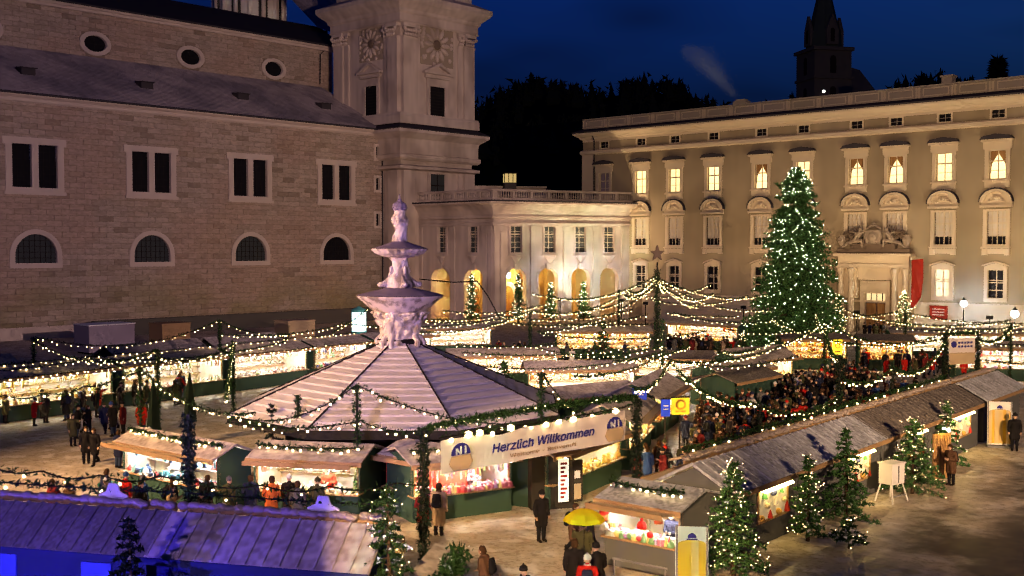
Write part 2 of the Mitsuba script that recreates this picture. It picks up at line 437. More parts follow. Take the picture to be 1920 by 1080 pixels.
for k in range(-3, 4):
    x = k * .6; top = 9.2 + math.sqrt(max(0, 2.3 ** 2 - x * x)); ab.box(x - .03, x + .03, .30, .35, 8.35, top)
for k in range(4):
    z = 8.9 + k * .65; hw = 2.3 if z < 9.2 else math.sqrt(2.3 ** 2 - (z - 9.2) ** 2); ab.box(-hw, hw, .31, .352, z - .03, z + .03)
ABARS = P(ab)
for i, c in enumerate(BAYS):
    M = FC @ tr(c)
    w = put('window', cath, SUR, 'trim', M)
    put('sill', w, SIL, 'trim', M); put('pane', w, PANL, 'glassdark', M); put('pane', w, PANR, 'glassdark', M); put('grille', w, BARS, 'dark', M)
    a = put('arched_window', cath, ASUR, 'trim', M)
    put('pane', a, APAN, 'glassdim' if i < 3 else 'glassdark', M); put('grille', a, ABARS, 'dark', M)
for z in (23.5, 19.05, 14.0):
    b = MB(); b.prism(ring(rect(52.2, 53.6, z - 1.2, z + 1.2), rect(52.57, 53.23, z - .83, z + .83)), -.1, .3)
    w = put('small_window', cath, b, 'trim', FC)
    b = MB(); b.box(52.57, 53.23, .3, .34, z - .83, z + .83); put('pane', w, b, 'glassdark', FC)
b = MB(); b.add([(-6, .05, 25.7), (53.7, .05, 25.7), (53.7, -.25, 25.9), (-6, -.25, 25.9), (53.7, -.3, 26.2), (-6, -.3, 26.2), (53.7, -.7, 26.45), (-6, -.7, 26.45), (53.7, -.7, 26.62), (-6, -.7, 26.62), (53.7, .05, 26.62), (-6, .05, 26.62)],
                [(0, 1, 2, 3), (3, 2, 4, 5), (5, 4, 6, 7), (7, 6, 8, 9), (9, 8, 10, 11)]); put('cornice', cath, b, 'trim', FC)
b = MB(); b.tube([(-6, -.85, 26.68), (53.9, -.85, 26.68)], .13, 8); put('gutter', cath, b, 'lead', FC)
b = MB(); b.tube([(53.55, -.8, 26.6), (53.6, -.3, 25.6), (53.62, -.2, 24.5), (53.62, -.2, 1.0)], .1, 6); put('downpipe', cath, b, 'lead', FC)


def roof_z(y): return 26.72 + (y + .75) * (34.15 - 26.72) / 14.75


b = MB(); b.add([(-6, -.75, roof_z(-.75)), (54.0, -.75, roof_z(-.75)), (54.0, 14, roof_z(14)), (-6, 14, roof_z(14)), (-6, -.75, roof_z(-.75) - .1), (54, -.75, roof_z(-.75) - .1)], [(0, 1, 2, 3), (4, 5, 1, 0)])
rf = put('aisle_roof', cath, b, 'slate', FC)
sl = MB()
for r in range(1, 33):
    y = -.75 + r * .45; sl.box(-6, 54, y, y + .05, roof_z(y) - .02, roof_z(y + .05) + .035)
k_ = put('slate_courses', rf, sl, 'slate', FC); labels[k_] = {'kind': 'stuff'}
for s_, y in ((5.6, 5.6), (20.2, 5.6), (34.0, 5.6), (47.6, 5.6)):
    b = MB(); z = roof_z(y)
    b.hexa([(s_ - .8, y - .9, z - .5), (s_ - .8, y - .9, z + .35), (s_ - .8, y + .6, z + .2), (s_ - .8, y + .6, z + .62), (s_ + .8, y - .9, z - .5), (s_ + .8, y - .9, z + .35), (s_ + .8, y + .6, z + .2), (s_ + .8, y + .6, z + .62)])
    b.box(s_ - .95, s_ + .95, y - 1.1, y + .3, z + .37, z + .45)
    put('roof_vent', cath, b, 'lead', FC)
ovs = [oval(2.08, 1.48, 35.86, cx=c) for c in (4.66, 18.26, 31.82, 45.33)]
cp = rect(-6, 56, 33.6, 40.2)
for o in ovs: cp = cp.difference(o)
b = MB(); b.prism(cp, 14.05, 14.6); cw = put('clerestory_wall', cath, b, 'mortar', FC)
b = MB()
for q in courses(-6, 56, 34.0, 40.2, ovs, 14.0): stone_box(b, q, 14.0, rs)
k_ = put('stone_courses', cw, b, 'stone', FC); labels[k_] = {'kind': 'stuff'}
for c in (4.66, 18.26, 31.82, 45.33):
    b = MB(); b.prism(ring(oval(2.12, 1.52, 35.86, cx=c), oval(1.5, 1.03, 35.86, cx=c)), 13.86, 14.3); o = put('oval_window', cath, b, 'trim', FC)
    b = MB(); b.prism(oval(1.52, 1.05, 35.86, cx=c), 14.3, 14.34); put('pane', o, b, 'glassdark', FC)
    b = MB(); b.box(c - .03, c + .03, 14.24, 14.29, 34.85, 36.87); b.box(c - 1.48, c + 1.48, 14.23, 14.28, 35.83, 35.89); put('grille', o, b, 'dark', FC)
b = MB(); b.box(-6, 56, 13.5, 14.1, 39.6, 39.95); b.box(-6, 56, 13.2, 14.1, 39.95, 40.3); put('cornice', cath, b, 'trim', FC)
b = MB(); b.add([(-6, 12.9, 40.33), (58, 12.9, 40.33), (66, 30, 47), (-6, 30, 47), (-6, 12.9, 40.2), (58, 12.9, 40.2)], [(0, 1, 2, 3), (4, 5, 1, 0)]); put('nave_roof', cath, b, 'lead', FC)
b = MB(); b.tube([(-6, 12.8, 40.3), (58, 12.8, 40.3)], .13, 6); b.tube([(54.6, 13.6, 40), (53.6, 13.8, 39), (53.5, 13.8, 34.5)], .1, 6); put('gutter', cath, b, 'lead', FC)
b = MB(); b.add([(61.0, 24, 45.4), (75, 22, 43.0), (78, 40, 62), (60.0, 40, 62), (56.5, 26, 50.2)], [(0, 1, 2, 4), (4, 2, 3, 3)]); put('transept_roof', cath, b, 'slate', FC)

# the lit drum of the dome behind the nave roof
DC = FC @ np.array([59.6, 41.0, 0, 1.0])
DRUM = frame(DC[0], DC[1], u=U1)
drum = thing('dome_drum', 'warm lit pale drum of the church dome with arched window, top left', 'dome')
b = MB(); b.lathe([(5.7, 40), (5.7, 59)], 16, phase=.2); b.lathe([(6.2, 59), (6.4, 59.6), (5.8, 60.2), (5.4, 63), (4.0, 66.5), (.3, 69)], 16, phase=.2); put('wall', drum, b, 'trim', DRUM)
for i in range(16):
    a = i * math.pi / 8 + .2; x, y = 5.85 * math.cos(a), 5.85 * math.sin(a)
    b = MB(); b.tube([(x, y, 41), (x, y, 58.6)], .38, 8); put('column', drum, b, 'trim', DRUM)
    if i % 2 == 0:
        a += math.pi / 16 * 1.0
        M = DRUM @ frame(5.64 * math.cos(a + math.pi / 16), 5.64 * math.sin(a + math.pi / 16), u=(-math.sin(a + math.pi / 16), math.cos(a + math.pi / 16)))
        b = MB(); b.prism(arch(1.5, 47.0, 51.6), -.16, .1); put('window', drum, b, 'glassdark', M)
for i, (dx, dy) in enumerate(((-9, -12.5), (6, -13))):
    p = DRUM @ np.array([dx, dy, 46.2 + (dy + 12.5) * .4, 1.0])
    lamp = tag(numbered('roof_floodlight'), 'small floodlight on the nave roof aimed at the dome', 'floodlight', 'floodlights on the nave roof')
    k = list(labels)[-1]
    b = MB(); b.box(-.25, .25, -.3, .2, -.2, .2); put('housing', k, b, 'lead', frame(p[0], p[1], u=U1, z=p[2] - .1))
    q = DRUM @ np.array([0, 0, 50.5, 1.0]); d = (q - p)[:3]; d /= np.linalg.norm(d)
    scene['drum_beam_%d' % i] = {'type': 'spot', 'to_world': aim(p[:3] + d * .6, q[:3]), 'intensity': rgb((300, 222, 120)), 'cutoff_angle': 50.0, 'beam_width': 30.0, 'sampling_weight': 1.5}

# ------------------------------------------------------------------ the bell tower
TC = np.array([-15.524, 155.567]); NB = np.array([-U1[1], U1[0]])
cen = TC + U1 * 7.05 + NB * 7.05
CT = frame(cen[0], cen[1], u=U1)
tower = thing('bell_tower', 'square pale stone bell tower with round carved clock faces and pedimented windows', 'tower')
HALF = 7.05
b = MB(); b.box(-HALF, HALF, -HALF, HALF, 0, 58); put('shaft', tower, b, 'tower', CT)


def sqring(prof):
    m = MB(); m.lathe([((HALF + o) * math.sqrt(2), z) for o, z in prof], 4, phase=math.pi / 4); return m


def mould(name, prof, m='tower'): put(name, tower, sqring(prof), m, CT)


mould('base_course', [(0, 0), (.5, 0), (.5, 2.5), (.25, 2.9), (0, 2.9)])
mould('lower_cornice', [(.64, 22.3), (.95, 22.6), (.95, 23.1), (.66, 23.2), (.66, 24.6), (.7, 24.9), (.8, 25.3), (1.5, 25.8), (1.9, 26.1), (1.9, 26.5)])
mould('cornice_roof', [(1.93, 26.5), (1.95, 26.62), (.3, 27.5)], 'lead')
mould('string_course', [(0, 20.9), (.85, 21.1), (.85, 21.5), (0, 21.7)])
mould('plinth', [(.0, 27.4), (.8, 27.4), (.8, 28.5), (.68, 28.9), (.0, 28.95)])
mould('entablature', [(.64, 41.3), (.8, 41.5), (.66, 41.6), (.66, 42.6), (.9, 42.8), (1.0, 43.2), (1.9, 44.0), (2.2, 44.4), (2.2, 45.0), (.2, 46)])
# the two faces that look over the square: local frames, x along the face, y into the tower
FR = frame(TC[0], TC[1], u=U1)
bl = TC - U2 * 14.1
FL = frame(bl[0], bl[1], u=U2)
rt = np.random.default_rng(8)
for face, (F, cx, rad, sc) in enumerate(((FR, 6.95, 2.75, 1.0), (FL, 7.9, 2.2, 0.85))):
    for x0, x1, pr in ((0.0, 2.1, .62), (2.12, 3.1, .3), (11.0, 11.98, .3), (12.0, 14.1, .62)):
        b = MB(); b.box(x0 + .02, x1 - .02, -pr, .05, 28.9, 39.2); put('pilaster', tower, b, 'tower', F)
        b = MB(); b.box(x0 + .02, x1 - .02, -pr, .05, 2.9, 20.9); put('pilaster', tower, b, 'tower', F)
        b = MB(); w = x1 - x0
        b.box(x0 - .12, x1 + .12, -pr - .25, .05, 40.8, 41.28); b.box(x0 - .02, x1 + .02, -pr - .1, .05, 39.2, 39.5)
        for k in range(int(w / .42)):
            for j in range(2): b.ball((x0 + .25 + k * .45, -pr - .16 - j * .1, 39.75 + j * .55), .24, 1, sq=(.9, 1.1, 1.2))
        for e in (x0 + .05, x1 - .05): b.ball((e, -pr - .28, 40.55), .3, 1)
        put('capital', tower, b, 'tower', F)
    # carved clock: square panel, ring, twelve petals, scrolls in the corners
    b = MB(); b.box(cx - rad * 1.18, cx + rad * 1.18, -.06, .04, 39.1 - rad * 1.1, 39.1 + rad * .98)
    ck = put('clock_face', tower, b, 'sculpt', F)  # panel darker than the petals: recess shade put into the colour
    for k in range(12):
        a = k * math.pi / 6; b = MB()
        M = np.eye(4); M[:3, :3] = np.array([[math.cos(a), 0, -math.sin(a)], [0, 1, 0], [math.sin(a), 0, math.cos(a)]]); M[:3, 3] = (cx, -.1, 39.1)
        v, f = ICO[1]; b.add((v * np.array([rad * .30, .3, rad * .12]) + np.array([rad * .62, 0, 0])) @ M[:3, :3].T + M[:3, 3], f)
        put('petal', ck, b, 'tower', F, smooth=True)
    b = MB(); b.lathe([(0.02, -.3), (rad * .2, -.26), (rad * .26, -.1), (rad * .26, .0)], 16)
    v, f = b.get(); b = MB(); b.add(np.stack([v[:, 0] + cx, v[:, 2], v[:, 1] + 39.1], 1), f); put('boss', ck, b, 'sculptdark', F)
    b = MB()
    for k in range(26):
        a = rt.uniform(0, 2 * math.pi); r = rad * rt.uniform(.98, 1.3); x = np.clip(r * math.cos(a), -rad * 1.1, rad * 1.1); z = np.clip(r * math.sin(a), -rad * 1.0, rad * .92)
        b.ball((cx + x, -.1, 39.1 + z), rad * rt.uniform(.08, .14), 1, sq=(1, .7, 1))
    put('carving', ck, b, 'tower', F)
    wz = 33.1
    b = MB(); b.prism(ring(rect(cx - 2.1 * sc, cx + 2.1 * sc, 28.0, 34.2), rect(cx - 1.45 * sc, cx + 1.45 * sc, 28.3, wz)), -.2, .02); w = put('window', tower, b, 'tower', F)
    b = MB(); b.box(cx - 1.45 * sc, cx + 1.45 * sc, -.03, .01, 28.3, wz); put('pane', w, b, 'glassdark', F)
    b = MB()
    for k in range(11): b.box(cx - 1.4 * sc, cx + 1.4 * sc, -.1, -.04, 28.45 + k * .43, 28.58 + k * .43)
    put('louvres', w, b, 'dark', F)
    b = MB(); b.prism(Polygon([(cx - 3.0 * sc, 34.8), (cx + 3.0 * sc, 34.8), (cx + 3.0 * sc, 35.05), (cx, 36.45), (cx - 3.0 * sc, 35.05)]).difference(Polygon([(cx - 2.3 * sc, 35.1), (cx + 2.3 * sc, 35.1), (cx, 36.05)])), -.75, .02)
    b.prism(Polygon([(cx - 2.3 * sc, 35.1), (cx + 2.3 * sc, 35.1), (cx, 36.05)]), -.2, .02); b.box(cx - 2.5 * sc, cx + 2.5 * sc, -.4, .02, 34.25, 34.78); put('pediment', w, b, 'tower', F)
    b = MB(); b.prism(ring(rect(cx - 2.0, cx + 2.0, 15.0, 21.0), rect(cx - 1.4, cx + 1.4, 15.6, 20.6)), -.2, .02); w = put('window', tower, b, 'tower', F)
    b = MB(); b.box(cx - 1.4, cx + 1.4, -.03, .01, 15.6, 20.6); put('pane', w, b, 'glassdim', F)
    b = MB(); b.box(cx - .06, cx + .06, -.1, -.04, 15.6, 20.6); b.box(cx - 1.4, cx + 1.4, -.1, -.04, 18.9, 19.05); put('glazing_bar', w, b, 'dark', F)

# ------------------------------------------------------------------ the arcade wing between tower and palace
AC = np.array([-2.484, 147.908]); AR = np.array([16.587, 157.147]); AL = np.array([-13.267, 158.016])
AR = AR + (AR - AC) / np.linalg.norm(AR - AC) * 1.6
uR = (AR - AC) / np.linalg.norm(AR - AC); uL = (AC - AL) / np.linalg.norm(AC - AL)
FAR, FAL = frame(AC[0], AC[1], u=uR), frame(AL[0], AL[1], u=uL)
LR, LL = np.linalg.norm(AR - AC), np.linalg.norm(AC - AL)
arc = thing('arcade_wing', 'low pale arcade wing with orange lit arches and a roof balustrade between tower and palace', 'building')


def molding(path, prof):          # mitred moulding along a ground plan; offsets to the viewer's side
    path = [np.asarray(p, float) for p in path]; m = MB(); V = []
    for i, p in enumerate(path):
        n = []
        for a, b in ((i - 1, i), (i, i + 1)):
            if 0 <= a and b < len(path): u = (path[b] - path[a]) / np.linalg.norm(path[b] - path[a]); n.append(np.array([u[1], -u[0]]))
        k = n[0] if len(n) == 1 else (n[0] + n[1]) / (1 + n[0] @ n[1])
        V += [(p[0] + k[0] * o, p[1] + k[1] * o, z) for o, z in prof]
    q = len(prof); f = []
    for i in range(len(path) - 1):
        for j in range(q - 1): f.append((i * q + j, (i + 1) * q + j, (i + 1) * q + j + 1, i * q + j + 1))
    m.add(V, f); return m


APATH = [AL, AC, AR]
put('cornice', arc, molding(APATH, [(0, 13.9), (.35, 14.0), (.35, 14.3), (.2, 14.35), (.25, 14.6), (.5, 15.1), (.95, 15.6), (1.5, 15.9), (1.65, 15.95), (1.65, 16.15), (-.4, 16.3)]), 'tower')
put('gutter', arc, molding(APATH, [(1.6, 16.16), (1.82, 16.18), (1.82, 16.36), (1.5, 16.38)]), 'lead')
put('architrave', arc, molding(APATH, [(0, 13.0), (.22, 13.02), (.28, 13.4), (0, 13.45)]), 'tower')
put('balustrade_base', arc, molding(APATH, [(.5, 16.25), (.5, 16.7), (-.1, 16.7)]), 'tower')
put('balustrade_rail', arc, molding(APATH, [(.02, 17.55), (.5, 17.55), (.55, 17.8), (.45, 17.88), (-.1, 17.88)]), 'tower')
for F, L, step in ((FAR, LR, 2.65), (FAL, LL, 2.46)):
    k = int(L / step)
    for i in range(k + 1):
        x = i * step; b = MB(); b.box(x, x + .42, -.45, -.05, 16.7, 17.54); put('balustrade_pier', arc, b, 'tower', F)
    b = MB()
    for i in range(k):
        for j in range(6):
            b.lathe([(.06, 16.7), (.13, 16.95), (.06, 17.35), (.1, 17.55)], 6, (i * step + .68 + j * (step - .5) / 6, -.25, 0))
    q = put('balusters', arc, b, 'tower', F); labels[q] = {'kind': 'stuff'}
for F, L, wins, arches, aw, zs in ((FAR, LR, (3.4, 8.5, 13.3, 17.9), (3.35, 8.2, 13.3, 17.9), 3.0, 5.8), (FAL, LL, (3.9 + .4, 10.7), (4.5, 11.2), 3.9, 5.3)):
    if F is FAL: wins = (LL - 10.0, LL - 3.85); arches = (LL - 10.2, LL - 3.6)
    pol = rect(0, L, 0, 16.3)
    for c in wins: pol = pol.difference(rect(c - .85, c + .85, 9.4, 12.9))
    for c in arches: pol = pol.difference(arch(aw, -.1, zs, cx=c))
    b = MB(); b.prism(pol, 0, .9); put('wall', arc, b, 'tower', F)
    pil = (.45, 1.35, 5.9, 10.9, 15.6, 20.2) if F is FAR else (.5, 7.4 - .3, LL - .55, LL - 1.5)
    for c in pil:
        b = MB(); b.box(c - .38, c + .38, -.18, -.002, .9, 12.9); b.box(c - .5, c + .5, -.28, -.002, 0, .9); b.box(c - .5, c + .5, -.3, -.19, 12.35, 12.95); b.box(c - .46, c + .46, -.25, -.19, 12.0, 12.15); put('pilaster', arc, b, 'tower', F)
    for c in wins:
        b = MB(); b.prism(ring(rect(c - 1.15, c + 1.15, 9.1, 13.0), rect(c - .82, c + .82, 9.42, 12.88)), -.1, .2)
        b.box(c - 1.3, c + 1.3, -.25, -.105, 8.95, 9.1); b.add([(c - .9, -.1, 8.94), (c + .9, -.1, 8.94), (c, -.12, 7.7), (c, -.3, 8.94)], [(0, 1, 3, 3), (0, 3, 2, 2), (3, 1, 2, 2)])
        w = put('window', arc, b, 'tower', F)
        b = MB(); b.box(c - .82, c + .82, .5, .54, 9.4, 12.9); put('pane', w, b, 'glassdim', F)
        b = MB(); b.box(c - .05, c + .05, .42, .49, 9.4, 12.9)
        for k in range(1, 5): b.box(c - .82, c + .82, .43, .488, 9.4 + k * .7 - .04, 9.4 + k * .7 + .04)
        b.box(c - .82, c + .82, .40, .487, 11.75, 11.95); put('glazing_bar', w, b, 'palacetrim', F)
    for c in arches:
        b = MB(); b.prism(ring(arch(aw + .7, 0, zs, 22, c), arch(aw, -.1, zs, 22, c)), -.1, -.003)
        b.hexa([(c - .3, -.3, zs + aw / 2 - .2), (c - .38, -.3, zs + aw / 2 + .6), (c - .3, -.05, zs + aw / 2 - .2), (c - .38, -.05, zs + aw / 2 + .6), (c + .3, -.3, zs + aw / 2 - .2), (c + .38, -.3, zs + aw / 2 + .6), (c + .3, -.05, zs + aw / 2 - .2), (c + .38, -.05, zs + aw / 2 + .6)])
        put('arch_surround', arc, b, 'tower', F)
# the passage behind the arches
pas = MB(); dR = np.array([-uR[1], uR[0]]); dL = np.array([-uL[1], uL[0]])
back = [AL + dL * 6.5, AC + (dL + dR) * 6.5 / (1 + dL @ dR), AR + dR * 6.5]
for a, b in ((back[0], back[1]), (back[1], back[2])):
    pas.add([(*a, 0), (*b, 0), (*b, 8.2), (*a, 8.2)], [(0, 1, 2, 3)])
ins = [AL + dL * .91, AC + (dL + dR) * .91 / (1 + dL @ dR), AR + dR * .91]
for i in (0, 1): pas.add([(*ins[i], 8.2), (*ins[i + 1], 8.2), (*back[i + 1], 8.2), (*back[i], 8.2)], [(0, 1, 2, 3)])
put('passage', arc, pas, 'passage')
b = MB(); b.add([(*AL, 16.2), (*AC, 16.2), (*AR, 16.2), (*back[2], 16.2), (*back[1], 16.2), (*back[0], 16.2)], [(0, 1, 4, 5), (1, 2, 3, 4)]); b.add([(*back[2], 0), (*back[2], 16.2), (*AR, 16.2), (*AR, 0)], [(0, 1, 2, 3)])
for a, q in ((back[0], back[1]), (back[1], back[2])): b.add([(*(a + dR * .3), 0), (*(q + dR * .3), 0), (*(q + dR * .3), 16.2), (*(a + dR * .3), 16.2)], [(0, 1, 2, 3)])
put('terrace_roof', arc, b, 'lead')
for F, xs in ((FAL, (LL - 10.2, LL - 3.6)), (FAR, (3.35, 8.2, 13.3, 17.9))):
    for c in xs:
        b = MB(); b.prism(arch(2.2, 0, 3.6, 14, c + .5), 6.2, 6.4); put('passage_door', arc, b, 'wood', F)
        b = MB(); b.prism(ring(arch(3.0, 0, 3.8, 16, c + .5), arch(2.2, -.1, 3.6, 14, c + .5)), 6.05, 6.38); put('door_surround', arc, b, 'palacetrim', F)
        b = MB(); b.box(c - 2.4, c - 1.8, 5.3, 6.4, 0, 8.0); b.box(c - 2.5, c - 1.7, 1.0, 6.4, 7.2, 7.9); put('vault_pier', arc, b, 'passage', F)
for F, xs, L in ((FAL, (LL - 10.2, LL - 3.6), LL), (FAR, (3.35,), LR)):
    for c in xs:
        M = F @ tr(c + .8, 4.0, 6.3)
        k = thing('hanging_lantern', 'warm hanging lantern in the arcade passage', 'lantern', 'lanterns hanging in the arcade passage')
        b = MB(); b.lathe([(.02, -.5), (.34, -.35), (.34, .3), (.02, .42)], 8); put('glass', k, b, 'white', M, emit((230, 118, 33), 3.5))
        b = MB(); b.tube([(0, 0, .42), (0, 0, 1.9)], .03, 5); b.lathe([(.02, .62), (.38, .36), (.36, .3)], 8); put('chain', k, b, 'dark', M)
for i, (x, dy) in enumerate(((9.0, -7.0), (15.5, -7.0))):
    p = FAR @ np.array([x, dy, 0, 1]); q = FAR @ np.array([x + 1, 0, 8.0, 1])
    k = thing('facade_floodlight', 'low floodlight on a post aimed at the arcade wing', 'floodlight', 'floodlights in front of the arcade wing')
    M = frame(p[0], p[1], u=uR); b = MB(); b.box(-.25, .25, -.4, -.12, 2.9, 3.2); put('housing', k, b, 'dark', M); b = MB(); b.box(-.04, .04, -.3, -.22, 0, 2.89); put('post', k, b, 'dark', M)
    scene['arcade_beam_%d' % i] = {'type': 'spot', 'to_world': aim((p[0], p[1], 3.2), q[:3]), 'intensity': rgb((800, 530, 280)), 'cutoff_angle': 60.0, 'beam_width': 25.0, 'sampling_weight': 4.0}
# small things on the terrace
k = thing('roof_pavilion', 'tiny lit glass pavilion on the terrace behind the balustrade', 'pavilion')
M = frame(-0.2, 168, 12)
b = MB(); b.box(-.9, .9, 0, 1.4, 19.9, 21.2); put('glazing', k, b, 'beige', M, emit((.5, .36, .12), .5))
b = MB(); b.box(-1.1, 1.1, -.2, 1.6, 21.21, 21.4)
for x in (-.95, -.3, .35, .9): b.box(x - .05, x + .05, -.06, -.01, 19.9, 21.2)
put('roof', k, b, 'dark', M)
b = MB(); b.box(-.9, .9, .05, 1.3, 0, 19.88); put('wall', k, b, 'gothic', M)
b = MB(); b.box(-7, 6, 2.2, 2.7, 0, 19.2); b.box(-7.1, 6.1, 1.9, 2.9, 19.2, 19.45); tag(put('terrace_wall', None, b, 'tower', M), 'low pale terrace wall behind the arcade balustrade', 'wall')

# ------------------------------------------------------------------ the palace
FP = frame(PALP[0], PALP[1], u=U2)
pal = thing('palace', 'long ochre palace front with rows of ornate windows, the top row lit gold', 'building')
WS = [-40.9, -34.4, -28.75, -22.6, -15.45, -9.55, -2.55, 2.35, 8.05, 13.95, 19.9]
PX0, PX1 = -44.85, 26.0
pol = rect(PX0, PX1, 0, 26.3)
for c in WS:
    pol = pol.difference(rect(c - .95, c + .95, 17.65, 20.75)).difference(rect(c - .72, c + .72, 24.35, 25.25))
    if c > -36: pol = pol.difference(rect(c - 1.05, c + 1.05, 10.4, 14.1))
    if c > -36 and not -8 < c < 4: pol = pol.difference(rect(c - .85, c + .85, 4.45, 7.55))
pol = pol.difference(rect(-1.75, 1.95, -.1, 4.6))
b = MB(); b.prism(pol, 0, .6); b.box(PX0, PX0 + .5, .6, 22, 0, 26.3); put('wall', pal, b, 'ochre', FP)
b = MB(); b.box(PX0 - .02, -42.9, -.1, -.003, 0, 23.6); b.box(PX0 - .1, PX0 - .003, -.1, 2, 0, 23.6); put('corner_strip', pal, b, 'palacetrim', FP)
b = MB(); b.tube([(-42.6, -.75, 26.3), (-42.6, -.2, 25.5), (-42.6, -.15, 0)], .1, 6); put('downpipe', pal, b, 'lead', FP)
side = FP @ np.array([PX0, 20, 0, 1]); cor = FP @ np.array([PX0, 0, 0, 1]); far = FP @ np.array([PX1, 0, 0, 1])
PP = [side[:2], cor[:2], far[:2]]
put('string_course', pal, molding(PP, [(.003, 23.45), (.3, 23.6), (.35, 24.0), (.2, 24.15), (.003, 24.2)]), 'palacetrim')
put('frieze', pal, molding([cor[:2], far[:2]], [(.05, 25.35), (.05, 25.7), (.003, 25.7)]), 'palacetrim')
put('cornice', pal, molding(PP, [(.05, 25.68), (.3, 25.75), (.4, 26.0), (.8, 26.2), (1.1, 26.45), (1.1, 26.62)]), 'palacetrim')
put('gutter_roof', pal, molding(PP, [(1.15, 26.63), (1.2, 26.8), (.1, 27.25), (-.2, 27.3)]), 'lead')
put('parapet', pal, molding(PP, [(-.1, 27.25), (-.1, 28.5), (.05, 28.55), (.05, 28.72), (-.7, 28.75), (-.7, 27.2)]), 'palacegrey')
for i in range(17):
    x = PX0 + 2 + i * 4.15
    b = MB(); b.prism(ring(rect(x - 1.5, x + 1.5, 27.45, 28.4), rect(x - 1.38, x + 1.38, 27.57, 28.28)), .04, .12)
    for e in (-1.95, 1.9): b.box(x + e - .12, x + e + .12, .02, .12, 27.35, 28.5)
    put('parapet_panel', pal, b, 'palacetrim', FP)
b = MB(); b.add([(PX0 + .8, 1, 27.2), (PX1, 1, 27.2), (PX1, 11, 29.6), (PX0 + 6, 11, 29.6)], [(0, 1, 2, 3)]); put('roof', pal, b, 'lead', FP)
b = MB(); b.box(-34, PX1, -.18, -.002, 3.5, 3.75); b.box(-34, -4.6, -.12, -.003, 0, 3.5); b.box(4.8, PX1, -.12, -.003, 0, 3.5); put('plinth_band', pal, b, 'palacetrim', FP)

# window kinds, each mesh shared
TF = MB(); TF.prism(ring(Polygon([(-1.35, 16.7), (1.35, 16.7), (1.35, 20.9), (1.55, 21.0), (1.55, 21.75), (-1.55, 21.75), (-1.55, 21.0), (-1.35, 20.9)]), rect(-.92, .92, 17.68, 20.72)), -.16, .1)
TF.box(-1.7, 1.7, -.5, -.01, 21.76, 22.0); TF.box(-1.5, 1.5, -.32, -.165, 17.35, 17.55); TF.add([(-.9, -.05, 16.7), (.9, -.05, 16.7), (.5, -.05, 15.9), (-.5, -.05, 15.9), (-.9, -.25, 16.7), (.9, -.25, 16.7), (.35, -.2, 16.0), (-.35, -.2, 16.0)], [(4, 5, 6, 7), (0, 4, 7, 3), (5, 1, 2, 6), (7, 6, 2, 3)]); TF = P(TF)
TH = MB(); TH.prism(Polygon([(-1.8, 22.0), (1.8, 22.0), (1.5, 22.35), (.9, 22.45), (0, 22.6), (-.9, 22.45), (-1.5, 22.35)]), -.62, -.01); TH = P(TH)
TP = MB(); TP.box(-.95, .95, .34, .36, 17.65, 20.75); TP = P(TP)
TB = MB(); TB.box(-.05, .05, .24, .33, 17.65, 20.75); TB.box(-.95, .95, .22, .335, 19.55, 19.7); TB.box(-.95, .95, .25, .332, 18.55, 18.61)
for x in (-.93, .85): TB.box(x, x + .09, .24, .33, 17.65, 20.75)
TB = P(TB)
TC_ = MB()
for s in (-1, 1):
    TC_.prism(Polygon([(s * .95, 20.75), (s * .02, 20.75), (s * .1, 20.3), (s * .4, 19.85), (s * .72, 19.3), (s * .8, 18.3), (s * .95, 18.3)][::s]), .30, .33)
TC_ = P(TC_)
NF = MB(); NF.prism(ring(Polygon([(-1.45, 10.1), (1.45, 10.1), (1.45, 14.3), (-1.45, 14.3)]), rect(-1.02, 1.02, 10.42, 14.08)), -.16, .1)
NF.box(-1.6, 1.6, -.34, -.165, 9.95, 10.15)
for s in (-1, 1): NF.box(s * 1.2 - .28, s * 1.2 + .28, -.3, -.003, 9.2, 9.9)
NF.box(-1.0, 1.0, -.14, -.003, 9.35, 9.9); NF = P(NF)
NP = MB(); t = np.linspace(0, math.pi, 13)
NP.prism(Polygon([(-1.65, 14.75), (1.65, 14.75), (1.65, 15.1)] + [(1.35 * math.cos(a), 15.1 + 1.15 * math.sin(a)) for a in t] + [(-1.65, 15.1)]), -.14, -.003)
tt = np.linspace(0.0, math.pi, 15); NP.prism(Polygon([(1.75 * math.cos(a), 15.1 + 1.42 * math.sin(a)) for a in tt] + [(1.35 * math.cos(a), 15.12 + 1.12 * math.sin(a)) for a in tt[::-1]]), -.5, -.145)
NP.box(-1.75, 1.75, -.42, -.145, 14.5, 14.76)
for k in range(7): NP.ball((-.75 + .25 * k, -.22, 15.25 + .45 * math.sin(k * math.pi / 6)), .17, 1)
NP.ball((0, -.26, 15.55), .3, 1); NP = P(NP)
NH = MB(); NH.prism(Polygon([(1.82 * math.cos(a), 15.12 + 1.56 * math.sin(a)) for a in tt] + [(1.76 * math.cos(a), 15.1 + 1.425 * math.sin(a)) for a in tt[::-1]]), -.58, -.01); NH = P(NH)
NG = MB(); NG.box(-1.05, 1.05, .34, .36, 10.4, 14.1); NG = P(NG)
NB_ = MB(); NB_.box(-.06, .06, .22, .33, 10.4, 14.1); NB_.box(-1.05, 1.05, .2, .335, 12.7, 12.85)
for z in (11.35, 12.0, 13.4): NB_.box(-1.05, 1.05, .25, .331, z - .03, z + .03)
for x in (-.55, .55): NB_.box(x - .025, x + .025, .26, .329, 10.4, 14.1)
NB_ = P(NB_)
NC = MB(); NC.box(-1.02, -.07, .337, .339, 11.3, 14.08); NC.box(.07, 1.02, .337, .339, 11.3, 14.08); NC = P(NC)
